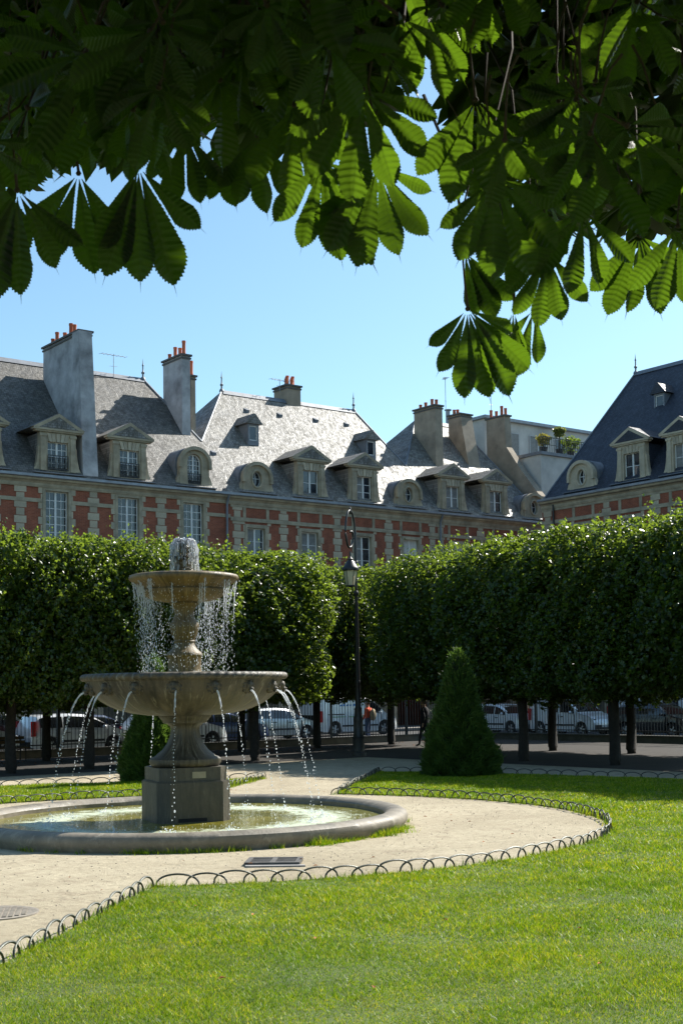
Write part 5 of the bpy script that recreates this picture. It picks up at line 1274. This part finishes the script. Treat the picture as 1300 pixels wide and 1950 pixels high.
# ------------------------------------------------------------------ people
def person(loc, rz, lab, pose, cols, extras=None):
    root = empty('person', loc, rz, lab, 'person')
    J = pose; edges = [('pelvis', 'waist'), ('waist', 'chest'), ('chest', 'neck'), ('neck', 'headb'), ('headb', 'head'), ('head', 'crown')]
    for s in 'lr':
        edges += [('pelvis', s+'hip'), (s+'hip', s+'knee'), (s+'knee', s+'ankle'), (s+'ankle', s+'toe'), ('chest', s+'sho'), (s+'sho', s+'elb'), (s+'elb', s+'wri'), (s+'wri', s+'palm')]
        for f in range(5): edges.append((s+'palm', s+'f%d' % f))
    R_ = dict(pelvis=.15, waist=.135, chest=.155, neck=.06, headb=.075, head=.095, crown=.06)
    for s in 'lr': R_.update({s+'hip': .10, s+'knee': .062, s+'ankle': .045, s+'toe': .04, s+'sho': .075, s+'elb': .048, s+'wri': .032, s+'palm': .034}); R_.update({s+'f%d' % f: .010 for f in range(5)})
    names = list(R_)
    for s in 'lr':
        w, p = Vector(J[s+'wri']), Vector(J[s+'palm']); d = (p-w).normalized(); sd = Vector((0, 1, 0)) if abs(d.y) < .8 else Vector((1, 0, 0)); sd = (sd - d*sd.dot(d)).normalized()
        for f in range(5):
            o = (-.03, -.012, .004, .02, .045)[f]; l = (.07, .085, .09, .082, .05)[f]; J[s+'f%d' % f] = tuple(p + d*l + sd*o)
    me = bpy.data.meshes.new('body'); me.from_pydata([J[n] for n in names], [(names.index(a), names.index(b)) for a, b in edges], [])
    o = bpy.data.objects.new('body', me); COL.objects.link(o)
    sk = o.modifiers.new('skin', 'SKIN'); sk.use_smooth_shade = True
    for i, n in enumerate(names): me.skin_vertices[0].data[i].radius = (R_[n], R_[n]*(.72 if n in ('pelvis', 'waist', 'chest') else 1))
    me.skin_vertices[0].data[0].use_root = True
    sb = o.modifiers.new('sub', 'SUBSURF'); sb.levels = 1; sb.render_levels = 1
    dg = bpy.context.evaluated_depsgraph_get(); dg.update(); m2 = bpy.data.meshes.new_from_object(o.evaluated_get(dg)); bpy.data.objects.remove(o)
    m2.materials.clear(); [m2.materials.append(M[c]) for c in cols]      # trousers, top, skin, shoes
    for p in m2.polygons:
        c = p.center; p.use_smooth = True
        hz = J['neck'][2]; hands = min((Vector(c)-Vector(J[s+'palm'])).length for s in 'lr')
        p.material_index = 2 if (c.z > hz+.01 or hands < .10) else (3 if c.z < .09 else (0 if c.z < J['pelvis'][2]+.08 and abs(c.y) < .19 else 1))
    b = put('body', m2, root)
    hx, hy, hzz = J['head']
    m = MB(); m.ball((hx-.015, hy, hzz+.03), .115, .102, .115, 14, 8); hm = m.build('hair', M['hair'], b, smooth=60)
    m = MB(); m.tube([(hx+.085, hy, hzz+.02), (hx+.125, hy, hzz-.02)], [.012, .020], 6); m.build('nose', M['skin'], b, smooth=60)
    for s in (-1, 1):
        m = MB(); m.ball((hx+.088, hy+s*.034, hzz+.018), .012, .015, .010, 6, 4); m.build('eye', M['black_plastic'], b); m = MB(); m.ball((hx, hy+s*.10, hzz), .025, .012, .034, 6, 4); m.build('ear', M['skin'], b)
    m = MB(); m.ball((hx+.088, hy, hzz-.05), .012, .026, .007, 6, 4); m.build('mouth', M['sign_red'], b)
    if extras: extras(root, J)
    return root
walk = dict(pelvis=(0, 0, .95), waist=(.01, 0, 1.12), chest=(.02, 0, 1.34), neck=(.02, 0, 1.50), headb=(.03, 0, 1.58), head=(.04, 0, 1.68), crown=(.03, 0, 1.76),
  lhip=(0, .10, .90), lknee=(.14, .10, .50), lankle=(.20, .10, .09), ltoe=(.36, .10, .045), rhip=(0, -.10, .90), rknee=(.0, -.10, .49), rankle=(-.24, -.10, .12), rtoe=(-.10, -.10, .04),
  lsho=(.02, .20, 1.42), lelb=(-.10, .25, 1.15), lwri=(-.05, .25, .90), lpalm=(-.03, .25, .82), rsho=(.02, -.20, 1.42), relb=(.06, -.25, 1.14), rwri=(.22, -.23, .95), rpalm=(.27, -.22, .89))
stand = dict(pelvis=(0, 0, .93), waist=(0, 0, 1.10), chest=(0, 0, 1.32), neck=(.01, 0, 1.47), headb=(.02, 0, 1.55), head=(.03, 0, 1.64), crown=(.02, 0, 1.72),
  lhip=(0, .10, .88), lknee=(.03, .11, .49), lankle=(0, .11, .09), ltoe=(.15, .13, .045), rhip=(0, -.10, .88), rknee=(.06, -.10, .49), rankle=(.02, -.10, .09), rtoe=(.17, -.11, .045),
  lsho=(0, .20, 1.40), lelb=(.02, .26, 1.12), lwri=(.16, .22, .93), lpalm=(.20, .20, .87), rsho=(0, -.20, 1.40), relb=(.04, -.26, 1.13), rwri=(.20, -.16, 1.12), rpalm=(.28, -.13, 1.13))
def coat(root, J):
    m = MB(); m.lathe([(.23, .62), (.215, .75), (.195, .95), (.18, 1.12), (.20, 1.32), (.15, 1.46), (.07, 1.52)], 16, cap=False, rfun=lambda k, r, a: r*(.82+.18*abs(math.sin(a)))); m.build('coat', M['navy'], root, smooth=60)
person((3.15, 50.2, 0), RAD(150), 'person in a long dark coat walking in the shade, left of the conical yew', walk, ['navy', 'navy', 'skin', 'black_plastic'], coat)
def bag(root, J):
    m = MB(); m.ball((-.20, -.05, 1.15), .12, .19, .26, 12, 8); m.build('backpack', M['beige'], root, smooth=60)
person((1.12, 55.9, 0), RAD(150), 'person in an orange top with a beige bag, beside the street lamp post', stand, ['denim', 'orange', 'skin', 'denim'], bag)

# ------------------------------------------------------------------ horse chestnut hanging over the camera
def leaflet_mesh(seed):
    r = random.Random(seed); N = 60; vs = []; fs = []; uv = []
    bend = r.uniform(-.08, .22); fold = r.uniform(.15, .5); curl = r.uniform(-.14, .14); HWID = .170
    us = (-1, -.62, -.3, 0, .3, .62, 1); K = len(us)
    for i in range(N+1):
        t = i/N
        w = HWID*((t/.66)**1.02 if t < .66 else max(0, 1-((t-.66)/.34)**2.1)**.95)
        w = max(w, .005)*(1+.04*math.sin(t*8+seed))
        tooth = r.uniform(.003, .014) if (i % 2) else -.004
        tooth *= min(1, t*3)*(1 if t < .96 else .3)
        z = -bend*t*t + .02*math.sin(t*3.1); x0 = curl*t*t*.45
        for u in us:
            edge = abs(u) == 1
            y = t + .10*abs(u)*(w/HWID)*.55 + (.016*min(1, t*3) if (i % 2 and edge) else 0)
            ww = (w + (tooth if edge else 0))*u
            cor = .014*math.sin(i*1.571 + abs(u)*1.2)*(w/HWID)*(0 if u == 0 else (.5 if edge else 1))
            vs.append((x0 + ww, y, z + fold*abs(ww)*.9 + cor - (0 if u else .014))); uv.append((.5+u*.5*max(.1, w/HWID), y))
    tipi = len(vs); vs.append((curl*.5, 1.12, -bend*1.2)); uv.append((.5, 1.12))
    for i in range(N):
        for k in range(K-1): fs.append((i*K+k, i*K+k+1, (i+1)*K+k+1, (i+1)*K+k))
    for k in range(K-1): fs.append((N*K+k, N*K+k+1, tipi))
    me = bpy.data.meshes.new('leaflet'); me.from_pydata(vs, [], fs); me.materials.append(M['chestnut'])
    me.polygons.foreach_set('use_smooth', [True]*len(me.polygons))
    ul = me.uv_layers.new(name='UVMap'); vi = [l.vertex_index for l in me.loops]
    ul.data.foreach_set('uv', [c for v in vi for c in uv[v]]); me.update(); return me
LFT = [leaflet_mesh(s) for s in range(1, 13)]
def petiole_mesh(L, seed):
    mb = MB(); mb.tube([(0, 0, 0), (.005, -L*.4, .01), (.01, -L*.8, .03+.01*seed), (.0, -L, .05+.01*seed)], [.0035, .0022, .0022, .003], 5); mb.ball((0, 0, 0), .006, nu=6, nv=4); return mb.mesh('leaf', M['twig'], 60)
PET = [petiole_mesh(.13+.02*k, k) for k in range(3)]
cr = random.Random(21)
CT = empty('chestnut_tree', (4.2, -2.6, 0), 0, 'horse chestnut whose big fingered leaves hang over the top of the picture', 'tree')
mb = MB(); mb.tube([(0, 0, -.2), (.02, 0, .3), (-.05, .05, 2.0), (-.2, .2, 3.6), (-.3, .5, 5.2), (-.4, .6, 7.5)], [.45, .33, .29, .26, .2, .12], 14)
mb.build('trunk', M['bark'], CT, smooth=60)
def limb(pts, rr):
    mb = MB(); mb.tube([Vector(p)-CT.location for p in pts], rr, 8); mb.build('branch', M['bark'], CT, smooth=60)
limb([(4.0, -2.4, 3.4), (3.0, -.2, 4.6), (1.6, 2.0, 4.9), (.2, 4.0, 5.2)], [.16, .12, .08, .04])
limb([(3.9, -2.2, 4.2), (2.4, .6, 5.0), (-.2, 2.2, 4.8), (-2.4, 3.6, 4.9)], [.15, .11, .07, .03])
limb([(4.0, -2.2, 3.8), (3.4, .8, 4.8), (2.6, 3.2, 5.0), (2.0, 5.2, 5.4)], [.14, .10, .06, .03])
def leaf(hub, d, nrm, length, angles=None, rel=None, droop=.25, seed=0, twig=None):
    d = Vector(d).normalized(); n = Vector(nrm); n = (n - d*n.dot(d)).normalized(); r = d.cross(n)
    Mx = Matrix((r, d, n)).transposed().to_4x4(); Mx.translation = Vector(hub) - CT.location
    o = bpy.data.objects.new('leaf', PET[seed % 3]); COL.objects.link(o); o.parent = CT; o.matrix_local = Mx
    rd = random.Random(seed*7+3)
    if angles is None:
        k = rd.choice((5, 6, 7, 7)); sp = rd.uniform(34, 46); angles = [(i-(k-1)/2)*sp*(7/k)*.92 + rd.uniform(-6, 6) for i in range(k)]
    for i, a in enumerate(angles):
        ar = RAD(a); s = length*((1-.0042*abs(a)) if rel is None else rel[i])*rd.uniform(.94, 1.05)
        dr = droop*rd.uniform(.5, 1.4)*(.35+abs(a)/110)
        y = Vector((math.sin(ar), math.cos(ar), 0)); z = Vector((0, 0, 1)); x = y.cross(z)
        rot = Matrix.Rotation(-dr, 3, x); y = rot @ y; z = rot @ z
        tw = Matrix.Rotation(rd.uniform(-.5, .5) - ar*.25, 3, y); x = tw @ x; z = tw @ z
        m = Matrix((x, y, z)).transposed().to_4x4() @ Matrix.Diagonal((s*rd.uniform(.9, 1.1), s, s, 1)); m.translation = y*.012
        q = bpy.data.objects.new('leaflet', LFT[rd.randrange(12)]); COL.objects.link(q); q.parent = o; q.matrix_local = m
    return o
# prominent hanging leaves: hub point, axis, facing, leaflet length, leaflet angles
def along(px, py, Y):                                    # point at depth Y in the direction of a picture position
    d = fwd + cR*((px-647.25)/2500) + cU*((1144.3-py)/2500)
    return Vector((0, 0, CAM_H)) + d*(Y/d.y)
# prominent hanging leaves: direction of the hub, depth, leaflet length there, leaflet angles from straight down, relative lengths
HAND = [
 (264, 318, 2.5, 212, (-46, -20, -2, 14, 28), (.7, .98, 1.0, .92, .78)),
 (33, 362, 2.4, 205, (-52, -28, -3, 17, 35), (.7, .7, .86, 1.0, .88)),
 (-30, 300, 2.5, 200, (-20, 5, 28), (.9, 1, .9)),
 (613, 303, 2.5, 198, (-58, -24, -7, 16, 44), (.62, 1.0, .96, .8, .7)),
 (718, 313, 2.45, 184, (-64, -34, -13, 11, 29, 49, 78), (.55, .82, .9, 1.0, .95, .9, .62)),
 (890, 588, 2.65, 172, (-62, -44, -27, -12, 4, 27, 48), (.55, .9, 1.0, .98, .92, .7, .5)),
 (884, 478, 2.8, 135, (-42, -26, -8), (.85, .95, .8)),
 (978, 590, 2.75, 138, (-16, 3, 20), (.6, 1.0, .7)),
 (1016, 588, 2.8, 120, (-8, 18, 40), (.8, .95, .75)),
 (1040, 478, 2.6, 135, (-40, -16, 4, 24, 46), (.85, .95, 1.0, .9, .7)),
 (942, 338, 2.45, 185, (-66, -40, -17, 4, 26, 52), (.7, .9, .95, .95, .85, .7)),
 (1216, 448, 2.7, 140, (-60, -34, -13, 4, 22, 42), (.75, .9, .98, .95, 1.0, .9)),
 (812, 26, 2.5, 150, (-60, -36, -12, 10, 34, 60), None),
 (1063, 192, 2.6, 165, (-64, -38, -12, 12, 36, 62), None),
 (352, 248, 2.9, 135, (-36, -12, 14, 40), None), (425, 262, 2.95, 120, (-36, -10, 14, 38), None), (490, 258, 2.9, 138, (-30, -4, 18, 44), None),
 (150, 330, 2.6, 170, (-30, -6, 18, 40), None), (990, 400, 2.65, 140, (-50, -24, 0, 26, 54), None), (1110, 400, 2.55, 150, (-46, -18, 8, 34, 58), None), (1290, 430, 2.5, 150, (-40, -14, 10, 34), None),
 (690, 170, 2.35, 200, (-70, -44, -18, 8, 34, 60), None), (560, 200, 2.6, 180, (-50, -22, 6, 30), None), (905, 190, 2.4, 190, (-60, -34, -8, 18, 40), None),
]
SUN_GAPS = [along(x, y+40, Y) for (x, y, Y, *_r) in (HAND[3], HAND[4], HAND[5], HAND[7], HAND[8], HAND[9])]  # gaps cut through the crown towards the sun to light chosen leaves
def in_gap(p, rad):
    for h in SUN_GAPS:
        v = p - h; t = v.dot(sdir)
        if t > .1 and (v - sdir*t).length < rad: return True
    return False
for i, (px, py, Y, L, an, rel) in enumerate(HAND):
    h = along(px, py, Y)
    leaf(h, (cr.uniform(-.06, .06), .16, -1), (cr.uniform(-.25, .25), -1, -.15), L*Y/2500*1.02, an, rel, .16, i+1)
    mb = MB(); a = h + Vector((0, 0, .10)) - CT.location; b = a + Vector((cr.uniform(-.08, .08), cr.uniform(.0, .3), .40)); mb.tube([a, a*.5+b*.5+Vector((.02, .0, .02)), b], [.002, .003, .004], 5); mb.build('twig', M['twig'], CT)
HUBMAX = [(-150, 300), (0, 330), (60, 290), (120, 225), (180, 235), (250, 250), (330, 200), (400, 200), (470, 195), (520, 205), (600, 235), (690, 215), (745, 120), (800, 70), (850, 110), (890, 270), (940, 350), (1000, 400), (1060, 410), (1110, 370), (1160, 370), (1220, 400), (1300, 400), (1450, 400)]
cnt = 0; tries = 0
while cnt < 275 and tries < 5000:
    tries += 1
    Y = cr.choice((2.3, 2.6, 3.0, 3.5, 4.2, 5.0)) + cr.uniform(-.2, .3)
    px = cr.uniform(-110, 1410); top = -190
    hm = lerp_pts(HUBMAX, px) - (0 if Y > 2.9 else 30)
    py = cr.uniform(top, hm) if cr.random() < .45 else (cr.uniform(-190, 140) if cr.random() < .55 else cr.uniform(max(top, hm-130), hm))
    if py > hm: continue
    if 740 < px < 880 and 60 < py < 330: continue
    X, Yq, Z = along(px, py, Y)
    if in_gap(Vector((X, Y, Z)), .25) and cr.random() < .85: continue
    hang = cr.random() < .55
    if hang: d = (cr.uniform(-.5, .5), cr.uniform(-.5, .5), -1); n_ = (cr.uniform(-.6, .6), -1, cr.uniform(-.5, .4))
    else: d = (cr.uniform(-1, 1), cr.uniform(-1, .6), cr.uniform(-.9, -.2)); n_ = (cr.uniform(-.4, .4), cr.uniform(-.4, .3), 1)
    leaf((X, Y, Z), d, n_, cr.uniform(.10, .19), None, None, cr.uniform(.15, .5), 100+cnt); cnt += 1
# twigs threading the leaves
for k in range(9):
    px = cr.uniform(0, 1300); hm = lerp_pts(HUBMAX, px)-40; Y = cr.uniform(2.6, 4.0)
    P0 = along(px, hm, Y) - CT.location; P1 = P0 + Vector((cr.uniform(-.25, .25), cr.uniform(-.2, .4), .55)); P2 = P1 + Vector((cr.uniform(-.2, .3), .2, .5))
    mb = MB(); mb.tube([P0, (P0+P1)/2+Vector((.03, 0, 0)), P1, P2], [.002, .003, .004, .006], 5); mb.build('twig', M['twig'], CT)
# unseen rest of the crown, thickened to shade the hanging leaves: uncountable leaves, joined
def upper():
    r = np.random.default_rng(9); n = 9000; Y = r.uniform(1.2, 10.5, n); X = r.uniform(-.42, .62, n)*Y + r.uniform(-1.2, 2.2, n)
    Z = 2.1 + .56*Y + .22 + r.uniform(0, 1, n)**1.2*(1.5+.28*Y)
    m = 5200; Y2 = r.uniform(-9, 2.5, m); X2 = r.uniform(-8, 10, m); Z2 = 3.0 + .03*Y2**2*0 + r.uniform(0, 4.5, m) + np.maximum(0, Y2)*.55
    low = (np.hypot(X2-1, Y2+2) > 5.5); Z2 = np.where(low, Z2 - r.uniform(0, 1.4, m), Z2)                # unseen outer crown lowered to keep skylight off the hanging leaves
    X, Y, Z = np.concatenate([X, X2]), np.concatenate([Y, Y2]), np.concatenate([Z, Z2]); n = len(X)
    m = 2500; Y3 = r.uniform(4.2, 8.5, m); px3 = r.uniform(-150, 1450, m)                            # farther boughs of the same crown seen through the nearer leaves
    hm3 = np.array([lerp_pts(HUBMAX, q) for q in px3]) + 25; py3 = -160 + (hm3+160)*r.random(m)
    P3 = np.array([along(a_, b_, c_) for a_, b_, c_ in zip(px3, py3, Y3)]); ok = ~((px3 > 730) & (px3 < 885) & (py3 > 40))
    X, Y, Z = np.concatenate([X, P3[ok, 0]]), np.concatenate([Y, P3[ok, 1]]), np.concatenate([Z, P3[ok, 2]]); n = len(X)
    keep = np.array([not (in_gap(Vector(q), .33) and r.random() < .94) for q in zip(X, Y, Z)]); X, Y, Z = X[keep], Y[keep], Z[keep]; n = len(X)
    hub = np.stack([X, Y, Z], 1)
    Vs = []; Fs = []; base = 0
    for k in range(6):
        a = k*2*np.pi/7 + r.uniform(-.2, .2, n) + r.uniform(0, 6.28)
        d = np.stack([np.cos(a), np.sin(a), -.35 + r.normal(0, .2, n)], 1); d /= np.linalg.norm(d, axis=1)[:, None]
        up = r.normal(size=(n, 3))*.25 + np.array([0, 0, 1]); w = np.cross(d, up); w /= np.linalg.norm(w, axis=1)[:, None]; L = r.uniform(.13, .2, (n, 1)); dn = np.array([0, 0, -.03])
        V = np.stack([hub, hub+d*L*.4+w*L*.12, hub+d*L*.72+w*L*.19+dn, hub+d*L+dn*1.6, hub+d*L*.72-w*L*.19+dn, hub+d*L*.4-w*L*.12], 1).reshape(-1, 3)
        i = base + np.arange(n)*6; Vs.append(V); Fs += [np.stack([i, i+1, i+2], 1), np.stack([i, i+2, i+3], 1), np.stack([i, i+3, i+4], 1), np.stack([i, i+4, i+5], 1)]; base += n*6
    V = np.concatenate(Vs) - np.array(CT.location)
    o = put('upper_foliage', np_mesh('upper_foliage', V, np.concatenate(Fs), M['chestnut']), CT); tag(o, kind='stuff')
upper()
